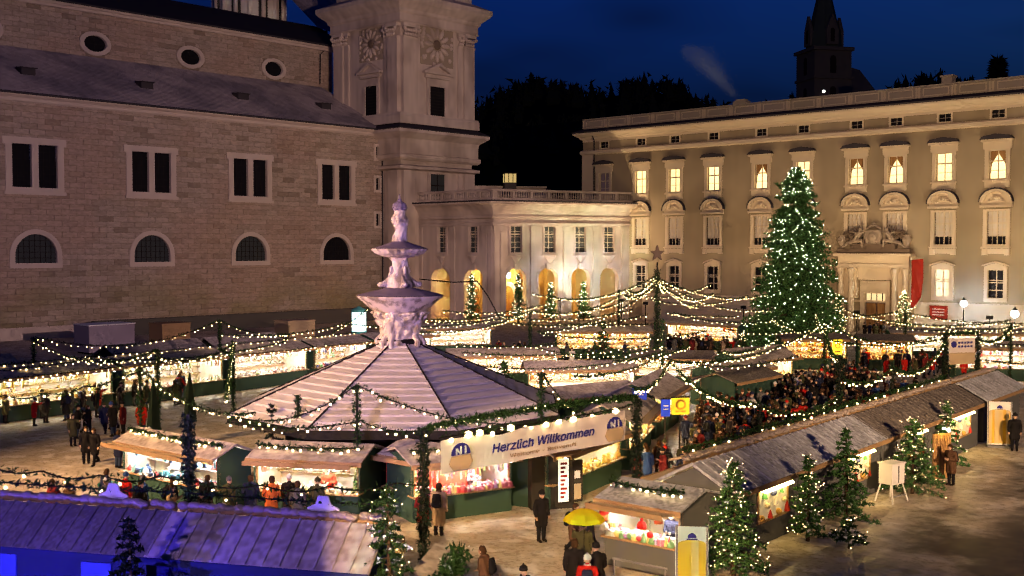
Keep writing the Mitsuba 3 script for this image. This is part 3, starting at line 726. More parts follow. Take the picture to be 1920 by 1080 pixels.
GF = MB(); GF.prism(ring(Polygon([(-1.25, 4.0), (1.25, 4.0), (1.25, 7.9), (.8, 8.1), (0, 8.35), (-.8, 8.1), (-1.25, 7.9)]), rect(-.82, .82, 4.48, 7.52)), -.14, .1)
GF.prism(Polygon([(-1.45, 7.95), (-.85, 8.15), (0, 8.4), (.85, 8.15), (1.45, 7.95), (1.45, 8.1), (.85, 8.32), (0, 8.58), (-.85, 8.32), (-1.45, 8.1)]), -.32, -.145); GF = P(GF)
GP_ = MB(); GP_.box(-.85, .85, .34, .36, 4.45, 7.55); GP_ = P(GP_)
GB = MB(); GB.box(-.05, .05, .2, .33, 4.45, 7.55)
for z in (5.3, 6.15, 6.4): GB.box(-.85, .85, .22, .335, z - .06, z + .06)
GB = P(GB)
AF = MB(); AF.prism(ring(rect(-.9, .9, 24.22, 25.35), rect(-.7, .7, 24.37, 25.23)), -.06, .1); AF = P(AF)
AG = MB(); AG.box(-.72, .72, .25, .27, 24.35, 25.25); AG = P(AG)
AB_ = MB(); AB_.box(-.03, .03, .18, .24, 24.35, 25.25); AB_.box(-.72, .72, .185, .242, 24.78, 24.83); AB_ = P(AB_)
for i, c in enumerate(WS):
    M = FP @ tr(c)
    w = put('window', pal, TF, 'palacetrim', M); put('hood', w, TH, 'lead', M)
    if i == 0: put('pane', w, TP, 'violet', M); labels[w] = {'label': 'unlit shuttered window at the palace corner'}
    else:
        g = (1.0, .85, 1.1, 1.2, .9, 1.0, 1.15, .95, 1.1, 1.0)[i - 1]
        put('pane', w, TP, 'curtain', M, emit((1.9 * g, 1.28 * g, .50 * g), .7))
        if i in (4, 6, 7, 9): put('curtain', w, TC_, 'wood', M)
    put('glazing_bar', w, TB, 'palacetrim', M)
    a = put('attic_window', pal, AF, 'palacetrim', M); put('pane', a, AG, 'glassdark', M); put('glazing_bar', a, AB_, 'palacegrey', M)
    if c > -36:
        w = put('window', pal, NF, 'palacetrim', M); put('pediment', w, NP, 'palacetrim', M); put('hood', w, NH, 'lead', M); put('pane', w, NG, 'glassdark', M); put('blind', w, NC, 'curtain', M); put('glazing_bar', w, NB_, 'palacetrim', M)
        if not -8 < c < 4:
            w = put('window', pal, GF, 'palacetrim', M)
            if i == 8: put('pane', w, GP_, 'curtain', M, emit((.9, .68, .36), .4))
            else: put('pane', w, GP_, 'glassdark', M)
            put('glazing_bar', w, GB, 'palacetrim', M)
# portal
por = put('portal', pal, MB().box(-4.4, 4.6, -1.2, -.003, 7.6, 8.1).box(-4.3, 4.5, -1.0, -.003, 8.11, 9.0).box(-4.7, 4.9, -1.5, -.003, 9.01, 9.35).box(-4.3, -2.05, -.6, -.003, 4.0, 7.59).box(2.25, 4.5, -.6, -.003, 4.0, 7.59).box(-2.04, 2.24, -.45, -.003, 6.2, 7.59), 'palacetrim', FP)
for x in (-3.9, -2.6, 2.8, 4.1):
    b = MB(); b.lathe([(.48, 0), (.48, .7), (.36, .8), (.38, 2.5), (.31, 6.8), (.44, 7.2), (.46, 7.59)], 14, (x, -.95, 0)); put('column', por, b, 'palacetrim', FP, smooth=40)
b = MB(); b.prism(ring(rect(-1.75, 1.95, 0, 6.1), rect(-1.2, 1.4, 0, 4.6)), -.3, .05); put('door_frame', por, b, 'palacetrim', FP)
b = MB(); b.box(-1.2, .02, .25, .33, 0, 3.4); b.box(.12, 1.4, .25, .33, 0, 3.4); put('door', por, b, 'wood', FP)
b = MB(); b.box(-1.2, 1.4, .3, .32, 3.5, 4.6); put('fanlight', por, b, 'curtain', FP, emit((.9, .62, .28), .4))
b = MB()
for x in (-.6, .1, .8): b.box(x - .04, x + .04, .22, .29, 3.5, 4.6)
put('glazing_bar', por, b, 'dark', FP)
# carved arms on top of the portal: shield with crown, two reclining figures, vases
rc = np.random.default_rng(4)
b = MB(); b.box(-4.4, 4.6, -1.1, -.05, 9.36, 9.9); b.box(-2.6, 2.8, -1.0, -.05, 9.9, 10.5); put('arms_base', por, b, 'sculptdark', FP)
sh = MB(); sh.prism(Polygon([(-.85, 12.1), (.95, 12.1), (1.15, 11.3), (.8, 10.3), (.05, 9.8), (-.7, 10.3), (-1.05, 11.3)]), -.9, -.4); sh.ball((.05, -.75, 11.2), .75, 2, sq=(1, .5, 1.1))
for k in range(7): sh.ball((.05 - .75 + k * .25, -.7, 12.35 + .35 * math.sin(k * math.pi / 6)), .17, 1)
sh.ball((.05, -.7, 12.95), .18, 1); put('shield', por, sh, 'sculpt', FP, smooth=50)
for s in (-1, 1):
    fg = []
    def bone(p, q, r0, r1):
        A = m3.Manifold.sphere(r0, 10).translate(p); B = m3.Manifold.sphere(r1, 10).translate(q); fg.append(m3.Manifold.batch_hull([A, B]))
    X = lambda x: .05 + s * x
    bone((X(2.3), -.7, 10.9), (X(1.75), -.75, 11.75), .34, .3); bone((X(1.7), -.75, 11.8), (X(1.62), -.78, 12.25), .12, .22); bone((X(2.3), -.8, 10.8), (X(1.4), -1.0, 10.9), .26, .18); bone((X(1.4), -1.0, 10.9), (X(1.3), -1.0, 10.2), .17, .12)
    bone((X(2.35), -.6, 10.8), (X(3.2), -.8, 10.6), .3, .2); bone((X(1.75), -.75, 11.7), (X(1.2), -.8, 11.9), .13, .1); bone((X(1.9), -.7, 11.7), (X(2.6), -.7, 11.9), .13, .1); bone((X(3.2), -.8, 10.6), (X(3.8), -.9, 10.1), .2, .12)
    put('figure', por, m_ if False else P(tuple(m3.Manifold.batch_boolean(fg, m3.OpType.Add).to_mesh().__getattribute__(a) for a in ('vert_properties', 'tri_verts'))), 'sculpt', FP)
    b = MB(); b.lathe([(.2, 9.9), (.35, 10.0), (.2, 10.2), (.5, 10.8), (.55, 11.1), (.35, 11.4), (.42, 11.5)], 12, (X(4.0), -.65, 0)); put('vase', por, b, 'sculpt', FP, smooth=50)
    b = MB()
    for k in range(26): b.ball((X(rc.uniform(2.2, 3.7)), rc.uniform(-.8, -.4), rc.uniform(10.8, 12.0)), rc.uniform(.14, .26), 1)
    for k in range(8): b.tube([(X(1.6 + k * .2), -.5, 11.4), (X(1.9 + k * .3), -.55, 12.8 - .15 * k)], .06, 4)
    put('trophies', por, b, 'sculptdark', FP)
k = thing('red_banner', 'long red banner hanging from a pole right of the palace portal', 'banner'); b = MB()
b.add([(4.95, -1.3, 8.6), (6.3, -1.25, 8.75), (6.25, -1.05, 6.5), (6.05, -1.2, 4.3), (5.3, -1.3, 3.2), (4.95, -1.4, 3.0), (5.6, -1.15, 8.7), (5.6, -1.35, 6.5), (5.55, -1.15, 4.3), (4.95, -1.2, 6.5), (4.95, -1.35, 4.3)], [(0, 9, 7, 6), (6, 7, 2, 1), (9, 10, 8, 7), (7, 8, 3, 2), (10, 5, 4, 8), (8, 4, 4, 3)]); put('cloth', k, b, 'red', FP)
b = MB(); b.tube([(4.85, -1.3, 0), (4.85, -1.3, 9.3)], .06, 6); b.tube([(4.85, -1.3, 8.8), (6.4, -1.3, 8.9)], .04, 5); put('pole', k, b, 'palacegrey', FP)
k = thing('notice_board', 'red notice board on the palace wall below the lit ground floor window', 'notice board'); b = MB(); b.box(6.7, 8.75, -.3, -.19, 1.8, 3.4); put('panel', k, b, 'red', FP)
b = MB()
for z in (2.3, 2.62, 2.94): b.box(7.0, 8.4, -.315, -.301, z, z + .1)
put('text_line', k, b, 'white', FP)
# things on the palace roof
k = thing('chimney', 'pale smoking chimney stub on the palace parapet', 'chimney'); b = MB(); b.box(-19.9, -17.9, .3, 1.3, 28.76, 29.15); b.box(-19.6, -18.2, .4, 1.2, 29.15, 29.4); put('stack', k, b, 'palacegrey', FP)
k = thing('chimney', 'small square chimney on the palace roof near the right edge', 'chimney'); b = MB(); b.box(7.2, 8.4, 1.0, 2.2, 28.0, 29.6); b.box(7.05, 8.55, .9, 2.3, 29.6, 29.8); put('stack', k, b, 'palacegrey', FP)
k = thing('roof_lamp', 'small bright lamp on the palace roof in front of the dark spire', 'lamp'); b = MB(); b.ball((-7.2, .6, 29.3), .2, 1); put('bulb', k, b, 'white', FP, emit((3, 3, 2.8), .3)); b = MB(); b.box(-7.6, -6.8, .4, .8, 28.76, 29.05); put('base', k, b, 'lead', FP)

# ------------------------------------------------------------------ the far church with its spire
k = thing('gothic_church', 'dark gothic church tower with a tall pointed spire beyond the palace roof', 'church')
M = frame(73.0, 262, 12)
b = MB(); b.box(-4.6, 4.6, -4.6, 4.6, 0, 55.5); put('tower', k, b, 'gothic', M)
b = MB(); b.box(-5.1, 5.1, -5.1, 5.1, 55.51, 56.3); b.box(-4.9, 4.9, -4.9, 4.9, 49.0, 49.6); put('gallery', k, b, 'gothic', M)
b = MB(); b.lathe([(4.1, 56.3), (3.95, 59.6), (3.3, 61.6), (1.75, 68.5), (.05, 81)], 8, phase=math.pi / 8); put('spire', k, b, 'copper', M)
for i in range(4):
    Q = M @ frame(0, 0, 90 * i) @ tr(0, -4.1, 0)
    b = MB(); b.prism(Polygon([(-1.5, 57), (1.5, 57), (1.5, 60.5), (0, 64), (-1.5, 60.5)]), -.15, .6); d = put('gable', k, b, 'gothic', Q)
    b = MB(); b.prism(arch(1.0, 57.6, 60.2), -.2, -.16); put('window', d, b, 'dark', Q)
    b = MB(); b.prism(arch(1.5, 50.3, 53.6), -.56, -.5); put('window', k, b, 'dark', Q)
    b = MB(); b.prism(arch(1.5, 41.5, 46.5), -.56, -.5); put('window', k, b, 'dark', Q)
b = MB(); b.hexa([(4, -3, 0), (4, -3, 44), (4, 9, 0), (4, 9, 44), (14, -3, 0), (14, -3, 44), (14, 9, 0), (14, 9, 44)]); b.add([(3, -4, 44), (13.5, -4, 44), (17.5, 3, 44), (13.5, 10, 44), (3, 10, 44), (3, 3, 54.5), (11, 3, 52.5)], [(0, 1, 6, 5), (1, 2, 6, 6), (2, 3, 6, 6), (3, 4, 5, 6)]); put('choir_roof', k, b, 'gothic', M)

# ------------------------------------------------------------------ the fountain and its boarded shelter
FX, FY = -5.05, 50.0
fo = thing('fountain', 'tall baroque stone fountain with two wide bowls and a sea god figure on top', 'fountain')
FF = frame(FX, FY)


def craggy(prof, n, seed, amp, c=(0, 0)):
    """a lathed figure group, its surface displaced so that limbs and folds stand out"""
    pr = np.array(prof); zs = np.linspace(pr[0, 1], pr[-1, 1], int((pr[-1, 1] - pr[0, 1]) / .045) + 2)
    m = MB(); m.lathe(np.stack([np.interp(zs, pr[:, 1], pr[:, 0]), zs], 1), n, (c[0], c[1], 0))
    v, f = m.get(); q = v.copy(); rr = np.hypot(v[:, 0] - c[0], v[:, 1] - c[1])
    d = (meshkit.fbm(v * np.array([4.2, 4.2, 2.4]) + seed, 3, seed) - .5) * 2 * amp
    k = 1 + np.where(rr > .05, d / np.maximum(rr, .2), 0)
    q[:, 0] = c[0] + (v[:, 0] - c[0]) * k; q[:, 1] = c[1] + (v[:, 1] - c[1]) * k
    return q, f


put('atlas_group', fo, P(craggy([(.98, 5.2), (.95, 5.7), (.82, 6.1), (.86, 6.5), (1.08, 6.9), (1.22, 7.1), (.9, 7.3)], 72, 3, .3), smooth=True), 'marble', FF)
for i in range(4):     # the four bearers round the shaft: bent bodies holding the bowl
    a = math.radians(-118 + 90 * i); fg = []
    def bone(p, q, r0, r1): fg.append(m3.Manifold.batch_hull([m3.Manifold.sphere(r0, 12).translate(p), m3.Manifold.sphere(r1, 12).translate(q)]))
    bone((.78, 0, 6.1), (.92, 0, 6.7), .2, .24); bone((1.0, 0, 6.78), (1.06, 0, 7.0), .09, .14)
    for s in (-1, 1):
        bone((.86, s * .14, 6.05), (1.12, s * .24, 5.8), .15, .12); bone((1.12, s * .24, 5.8), (.98, s * .22, 5.3), .11, .08); bone((.95, s * .26, 6.78), (1.12, s * .4, 6.95), .1, .08); bone((1.12, s * .4, 6.95), (1.08, s * .24, 7.25), .08, .07)
    mm = m3.Manifold.batch_boolean(fg, m3.OpType.Add).refine_to_length(.07).to_mesh()
    tmh = trimesh.Trimesh(mm.vert_properties[:, :3], mm.tri_verts, process=True); trimesh.smoothing.filter_taubin(tmh, iterations=6)
    put('bearer', fo, P((np.array(tmh.vertices), np.array(tmh.faces)), smooth=True), 'marble', FF @ frame(0, 0, math.degrees(a)))
put('great_bowl', fo, MB().lathe([(.5, 6.9), (.95, 7.0), (1.3, 7.25), (1.7, 7.62), (1.93, 7.78), (1.97, 7.86), (1.9, 7.88)], 40), 'marble', FF, smooth=35)
put('bowl_cover', fo, MB().lathe([(1.96, 7.885), (1.2, 8.08), (.4, 8.26), (.02, 8.3)], 16), 'cover', FF)
put('dolphin_group', fo, P(craggy([(.6, 8.15), (.62, 8.4), (.45, 8.75), (.38, 9.1), (.36, 9.4), (.46, 9.62), (.3, 9.75)], 48, 7, .16), smooth=True), 'marble', FF)
for i in range(4):
    a = math.radians(20 + 90 * i); t = np.linspace(0, 1, 7)
    b = MB(); b.tube(np.stack([.8 - .62 * t, 0 * t, 8.34 + .12 * np.sin(t * 3.1) + .62 * t * t], 1), .14, 8, r1=.05); b.ball((.84, 0, 8.36), .17, 1, sq=(1.2, .9, .8)); b.ball((.42, .12, 9.0), .13, 1, sq=(.8, .7, 1.6)); put('dolphin', fo, b, 'marble', FF @ frame(0, 0, math.degrees(a)), smooth=True)
put('upper_bowl', fo, MB().lathe([(.35, 9.55), (.75, 9.62), (1.1, 9.76), (1.27, 9.92), (1.22, 9.97)], 48, wob=.02), 'marble', FF)
put('upper_bowl_cover', fo, MB().lathe([(1.27, 9.975), (.7, 10.16), (.3, 10.3), (.02, 10.32)], 16), 'cover', FF)
put('sea_god', fo, P(craggy([(.3, 10.25), (.32, 10.5), (.24, 10.8), (.3, 11.0), (.4, 11.25), (.28, 11.5), (.24, 11.7), (.1, 11.9)], 44, 12, .14), smooth=True), 'marble', FF)
put('crown_cover', fo, MB().lathe([(.3, 11.68), (.36, 11.8), (.3, 11.98), (.12, 12.1), (.05, 12.22), (.02, 12.42)], 10), 'cover', FF)
she = thing('fountain_shelter', 'eight sided snowy board roof sheltering the foot of the fountain', 'shelter')
RO = 7.6 / math.cos(0); ZE, ZA = 2.85, 5.75
for i in range(8):
    a0 = math.radians(-90 - 22.5 + 45 * i); a1 = a0 + math.radians(45)
    p0 = np.array([math.cos(a0), math.sin(a0)]); p1 = np.array([math.cos(a1), math.sin(a1)])
    fac = None
    for r in range(14):
        t0, t1 = 1 - r / 14 * .915, 1 - (r + 1) / 14 * .915
        z = lambda t: ZE + (ZA - ZE) * (1 - t) / .915
        q = lambda pp, t, dz: (pp[0] * RO * t, pp[1] * RO * t, z(t) + dz)
        b = MB(); b.add([q(p0, t0, .115), q(p1, t0, .115), q(p1, t1, .04), q(p0, t1, .04), q(p0, t0, .0), q(p1, t0, .0)], [(0, 1, 2, 3), (4, 5, 1, 0)])
        if fac is None:
            base = MB(); base.add([q(p0, 1, -.02), q(p1, 1, -.02), q(p1, .085, -.02), q(p0, .085, -.02)], [(0, 1, 2, 3)]); fac = put('roof_facet', she, base, 'board', FF)
        put('board', fac, b, 'board', FF)
    b = MB(); b.tube([(p0[0] * RO * 1.005, p0[1] * RO * 1.005, ZE + .1), (p0[0] * .7, p0[1] * .7, ZA + .08)], .035, 6); put('ridge_rib', she, b, 'dark', FF)
    b = MB(); e0, e1 = p0 * RO * 1.01, p1 * RO * 1.01; b.add([(*e0, ZE + .06), (*e1, ZE + .06), (*e1, ZE - .3), (*e0, ZE - .3)], [(0, 1, 2, 3)]); put('eaves_board', she, b, 'stalldark', FF)
    w0, w1 = p0 * 5.2, p1 * 5.2; b = MB(); b.add([(*w0, 0), (*w1, 0), (*w1, 3.6), (*w0, 3.6)], [(0, 1, 2, 3)]); put('wall', she, b, 'stalldark', FF)
b = MB(); b.lathe([(.95, 5.72), (1.05, 5.9), (.9, 5.95)], 8); put('collar', she, b, 'dark', FF)

# ------------------------------------------------------------------ lamps of the square
def street_lamp(x, y, z, label, k=1.0, col=(95, 78, 52)):
    t = thing('street_lamp', label, 'street lamp'); M = frame(x, y)
    b = MB(); b.lathe([(.16, 0), (.16, .5), (.07, .7), (.05, z - .5), (.09, z - .45)], 10); put('post', t, b, 'dark', M)
    b = MB(); b.ball((0, 0, z), .36, 2); put('globe', t, b, 'white', M, emit([c * k for c in col], 6.0))
    b = MB(); b.lathe([(.3, z + .3), (.12, z + .5), (.02, z + .7)], 8); put('cap', t, b, 'dark', M)


street_lamp(49.75, 122.2, 3.9, 'bright street lamp close to the palace wall right of the red notice board', 10)
street_lamp(46.6, 102.8, 3.9, 'very bright street lamp at the right edge of the square', 10)
for x, y, s in UPLIGHTS:
    t = thing('facade_floodlight', 'low floodlight on a post aimed up at the palace front', 'floodlight', 'floodlights along the foot of the palace'); M = frame(x, y, u=U2)
    b = MB(); b.box(-.3, .3, -.35, -.1, 2.9, 3.25); put('housing', t, b, 'dark', M); b = MB(); b.box(-.04, .04, -.25, -.17, 0, 2.88); put('post', t, b, 'dark', M)
for i, (p, q, c, a, w) in enumerate(FLOODS):
    t = thing('unseen_floodlight', 'unseen floodlight on a mast outside the view, added to light the square', 'floodlight', 'unseen mast floodlights'); d = np.array(q) - np.array(p); d /= np.linalg.norm(d); M = frame(p[0], p[1], u=(d[1], -d[0]) / np.hypot(d[0], d[1]))
    b = MB(); b.box(-.35, .35, -.75, -.25, p[2] - .3, p[2] + .35); put('housing', t, b, 'dark', M); b = MB(); b.box(-.06, .06, -.56, -.44, 0, p[2] - .31); put('mast', t, b, 'dark', M)

# ------------------------------------------------------------------ market stalls
PAL = dict(mixed=[(.5, .05, .04), (.7, .6, .4), (.1, .3, .12), (.6, .35, .1), (.75, .7, .65), (.1, .12, .3)], red=[(.55, .03, .03), (.6, .1, .05), (.7, .55, .4), (.7, .65, .6), (.35, .02, .02)],
           teal=[(.08, .35, .4), (.05, .2, .35), (.6, .65, .7), (.4, .05, .05), (.03, .04, .08), (.2, .45, .5)], gold=[(.7, .45, .12), (.75, .6, .3), (.6, .3, .08), (.5, .2, .05), (.75, .7, .55)],
           pale=[(.75, .7, .62), (.7, .6, .5), (.6, .55, .45), (.3, .4, .2), (.6, .3, .25)], orange=[(.7, .25, .05), (.6, .12, .04), (.75, .5, .2), (.7, .6, .5)], candy=[(.7, .2, .3), (.75, .65, .6), (.6, .08, .1), (.4, .25, .5), (.7, .55, .2), (.2, .4, .2)])
JAR = MB(); JAR.lathe([(.01, 0), (.075, 0), (.08, .13), (.05, .16), (.055, .2), (.01, .2)], 7); JAR = JAR.get()
HAT = MB(); HAT.lathe([(.12, 0), (.13, .06), (.1, .15), (.03, .2), (.045, .24), (.01, .27)], 8); HAT = HAT.get()
CONE = MB(); CONE.lathe([(.01, 0), (.09, .01), (.06, .12), (.01, .28)], 6); CONE = CONE.get()


def item(mb, x, y, z, col, rng, k=None):
    k = rng.integers(0, 5) if k is None else k
    s = rng.uniform(.8, 1.35)
    if k == 0: mb.add(JAR[0] * s + (x, y, z), JAR[1], col)
    elif k == 1: mb.add(HAT[0] * s + (x, y, z), HAT[1], col)
    elif k == 2: mb.add(CONE[0] * s + (x, y, z), CONE[1], col)
    elif k == 3:
        h = rng.uniform(.1, .24); w = rng.uniform(.08, .15); mb.box(x - w, x + w, y - w * .7, y + w * .7, z, z + h, col); mb.box(x - .015, x + .015, y - w * .72, y + w * .72, z + .001, z + h + .008, np.minimum(np.array(col) * 1.8 + .1, .8))
    else: mb.ball((x, y, z + .1 * s), .1 * s, 1, col)


def stall(nick, F, w, d=2.6, he=2.2, hr=2.9, roof='snowroof', wall='stallgreen', goods='mixed', n=70, lamp=(30, 22, 12), seams=0, canopy=1.0, closed=False, board=False, window=None, weight=1.2, fascia=None, lamps_under=0, grp=None):
    rng = np.random.default_rng(abs(hash_(nick)) % 99991)
    t = thing('market_stall', nick, 'market stall', grp)
    B = lambda *a: MB().box(*a)
    if not closed:
        put('counter', t, B(.06, w - .06, .02, .10, 0, .9), wall, F); put('counter_top', t, B(-.02, w + .02, -.18, .45, .905, .96), 'plank', F)
        for x in (.05, w - .05): put('post', t, B(x - .05, x + .05, .105, .2, .965, he - .02), 'plank', F)
        put('shelf', t, B(.1, w - .1, d - .5, d - .1, 1.25, 1.29), 'plank', F); put('shelf', t, B(.1, w - .1, d - .42, d - .1, 1.7, 1.74), 'plank', F)
        lb = MB(); lb.box(.3, w - .3, .38, .5, he - .22, he - .15); put('lamp', t, lb, 'white', F, emit([9.5 * c for c in lamp], weight))
        put('lamp_housing', t, B(.28, w - .28, .34, .54, he - .148, he - .08), 'metal', F)
        put('floor', t, B(.05, w - .05, .1, d - .02, .02, .06), 'plank', F); put('added_lining', t, B(.055, w - .055, d - .09, d - .062, .1, he - .02).box(.055, .07, .21, d - .1, .1, he - .02).box(w - .07, w - .055, .21, d - .1, .1, he - .02), 'pine', F)  # pale boards on the inner walls, added to brighten the stall interior
    else: put('front_wall', t, B(0, w, 0, .05, 0, he), wall, F)
    put('back_wall', t, B(0, w, d - .06, d, 0, he), wall, F)
    for x0, x1 in ((0, .05), (w - .05, w)):
        m = MB(); m.hexa([(x0, .06, 0), (x0, .06, he), (x0, d - .065, 0), (x0, d - .065, he), (x1, .06, 0), (x1, .06, he), (x1, d - .065, 0), (x1, d - .065, he)])
        m.add([(x0, .06, he), (x1, .06, he), (x1, d / 2, hr - .06), (x0, d / 2, hr - .06), (x0, d - .065, he), (x1, d - .065, he)], [(0, 1, 2, 3), (3, 2, 5, 4)])
        q = (x1 if x0 > 0 else x0); m.add([(q, .06, he), (q, d - .065, he), (q, d / 2, hr - .06)], [(0, 1, 2)]); put('side_wall', t, m, wall, F)
    ov = .28; sl = (hr - he) / (d / 2)
    for side in (0, 1):
        y0, y1 = (-ov, d / 2) if side == 0 else (d + ov, d / 2)
        z0 = he - ov * sl
        m = MB(); m.hexa([(-.18, y0, z0), (-.18, y0, z0 + .07), (-.18, y1, hr), (-.18, y1, hr + .07), (w + .18, y0, z0), (w + .18, y0, z0 + .07), (w + .18, y1, hr), (w + .18, y1, hr + .07)])
        r = put('roof_slope', t, m, roof, F)
        if seams and (side == 1 or not closed):
            ns = int(w / seams)
            for i in range(ns + 1):
                x = -.16 + i * (w + .3) / ns
                m = MB(); m.hexa([(x, y0, z0 + .072), (x, y0, z0 + .115), (x, y1, hr + .072), (x, y1, hr + .115), (x + .05, y0, z0 + .072), (x + .05, y0, z0 + .115), (x + .05, y1, hr + .072), (x + .05, y1, hr + .115)]); put('seam', r, m, roof, F)
        m = MB(); m.box(-.19, w + .19, min(y0, y0 + (.03 if side else -.03)), max(y0, y0 + (.03 if side else -.03)), z0 - .12, z0 + .06); put('fascia', t, m, fascia if (fascia and side) else 'plank', F)
    if board and closed is False and len(str(nick)) and 'right row' in nick:
        m = MB(); m.hexa([(-.1, d / 2 - .95, hr + .02), (-.1, d / 2 - .95, hr + .1), (-.1, d / 2 - .45, hr + .16), (-.1, d / 2 - .45, hr + .24), (w + .1, d / 2 - .95, hr + .02), (w + .1, d / 2 - .95, hr + .1), (w + .1, d / 2 - .45, hr + .16), (w + .1, d / 2 - .45, hr + .24)]); put('ridge_cover', t, m, 'canopy', F)
    if board:          # snowy name board standing along the ridge
        m = MB(); m.box(-.1, w + .1, d / 2 - .38, d / 2 - .3, hr + .0, hr + .2); bd = put('ridge_board', t, m, 'plank', F)
        m = MB(); xs = np.linspace(-.1, w + .1, int(w * 4)); rg = np.random.default_rng(3)
        for i in range(len(xs) - 1): m.ball(((xs[i] + xs[i + 1]) / 2, d / 2 - .3 + rg.normal(0, .04), hr + .17), .13, 1, sq=(1.5 * rg.uniform(.8, 1.3), 1.2, rg.uniform(.5, 1.0)))
        q = put('snow', bd, m, 'tansnow', F, smooth=True); labels[q] = {'kind': 'stuff'}
    if canopy and not closed:
        z0 = he - .05; c = canopy
        m = MB(); m.hexa([(.02, -c, z0 - .02), (.02, -c, z0 + .02), (.02, -.3, z0 - .1), (.02, -.3, z0 - .06), (w - .02, -c, z0 - .02), (w - .02, -c, z0 + .02), (w - .02, -.3, z0 - .1), (w - .02, -.3, z0 - .06)]); cn = put('canopy', t, m, 'canopy', F)
        m = MB(); xs = np.arange(0.02, w - .05, .3); rg = np.random.default_rng(5)
        m.box(.0, w, -c - .04, -c - .005, z0 - .12, z0 + .05); put('canopy_edge', cn, m, 'plank', F)
        if lamps_under:
            m = MB()
            for i in range(lamps_under): m.ball((.3 + (w - .6) * i / max(1, lamps_under - 1), -c * .6, z0 - .16), .055, 1)
            q = put('canopy_lamps', cn, m, 'white', F, emit((110, 72, 30), .6)); labels[q] = {'kind': 'stuff'}
    if window:
        x0, x1 = window
        m = MB(); m.prism(ring(rect(x0 - .08, x1 + .08, .75, he - .1), rect(x0, x1, .83, he - .42)), d + .003, d + .06); wn = put('display_window', t, m, 'plank', F)
        m = MB(); m.box(x0, x1, d + .004, d + .015, .83, he - .42); put('pane', wn, m, 'curtain', F, emit((.16, .12, .06), .2))
        m = MB(); m.hexa([(x0, d + .08, he - .38), (x0, d + .08, he - .2), (x0, d + .3, he - .42), (x0, d + .3, he - .38), (x1, d + .08, he - .38), (x1, d + .08, he - .2), (x1, d + .3, he - .42), (x1, d + .3, he - .38)]); put('strip_light', wn, m, 'white', F, emit((16, 11.5, 3.6), 2.0))
        m = MB()
        for i in range(10): item(m, x0 + .12 + (x1 - x0 - .24) * i / 9, d + .085, .84 + .36 * (i % 3), PAL['mixed'][i % 6], rng, 4 if i % 2 else 2)
        q = put('window_display', wn, m, 'any', F, color=True); labels[q] = {'kind': 'stuff'}
    if n and not closed:
        m = MB(); cols = PAL[goods]
        for i in range(n):
            c = cols[rng.integers(0, len(cols))]; x = rng.uniform(.2, w - .2); lev = rng.integers(0, 5)
            if lev <= 1: item(m, x, rng.uniform(-.1, .38), .965, c, rng)
            elif lev == 2: item(m, x, d - .3, 1.295, c, rng)
            elif lev == 3: item(m, x, d - .26, 1.745, c, rng)
            else: h = rng.uniform(.15, .45); x0 = x; m.box(x0 - .07, x0 + .07, .22 + rng.uniform(0, .1), .30 + rng.uniform(0.01, .1), he - .3 - h, he - .25, c)
        lab = 'jumble of wares on the counter and shelves of the ' + nick.split(' with ')[0].split(' under ')[0].split(' in ')[0]
        tag(put('stall_goods', None, m, 'any', F, color=True), ' '.join(lab.split()[:15]), 'goods', kind='stuff')
    return t


def hash_(s):
    h = 7
    for c in s: h = (h * 31 + ord(c)) & 0x7fffffff
    return h


def seat(x0, y0, x1, y1):      # frame and width of a stall whose front runs from (x0, y0) to (x1, y1), left to right as its customers see it
    w = math.hypot(x1 - x0, y1 - y0); return frame(x0, y0, u=((x1 - x0) / w, (y1 - y0) / w)), w


def inset(a, b, c):            # move a front line back by c
    F, w = seat(*a, *b); p = F @ np.array([0, c, 0, 1]); q = F @ np.array([w, c, 0, 1]); return (p[0], p[1]), (q[0], q[1])


WARMW = (46, 35, 20)
# ring round the fountain
a, b_ = inset((-16.5, 44.4), (-11.6, 40.5), .9); FA_, wA = seat(*a, *b_)
stall('glove and scarf stall with turquoise white light left of the fountain', FA_, wA, 1.6, hr=2.55, goods='teal', n=80, lamp=(36, 40, 38), canopy=.9, lamps_under=4)
a, b_ = inset((-9.9, 40.5), (-5.8, 39.6), .9); FB_, wB = seat(*a, *b_)
stall('food stall with a row of small lamps right in front of the fountain', FB_, wB, 2.5, hr=2.55, goods='pale', n=70, lamp=WARMW, canopy=.9, lamps_under=9)
a, b_ = inset((-5.3, 41.6), (-3.5, 40.1), .7); FC2, wC2 = seat(*a, *b_)
stall('narrow red wares stall left of the banner post', FC2, wC2, 2.2, hr=2.55, goods='red', n=50, lamp=(20, 13, 7), canopy=.7, wall='coat_red')
a, b_ = inset((-3.2, 39.3), (.4, 41.3), .8); FC_, wC = seat(*a, *b_)
stall('glaring bright stall with hanging strings of sweets under the banner', FC_, wC, 2.5, hr=2.55, goods='candy', n=90, lamp=(80, 68, 46), canopy=.8, lamps_under=7, weight=2.0)
stall('closed dark cabin between the bright stall and the alley', frame(.75, 42.0, 15), 1.7, 2.2, he=2.35, hr=2.8, wall='stalldark', roof='bareroof', closed=True, n=0)
a, b_ = inset((2.2, 41.6), (5.6, 47.6), .9); FD_, wD = seat(*a, *b_)
stall('golden lit gingerbread stall under the right half of the banner', FD_, wD, 2.5, goods='gold', n=110, lamp=(46, 28, 10), canopy=.9, lamps_under=6)
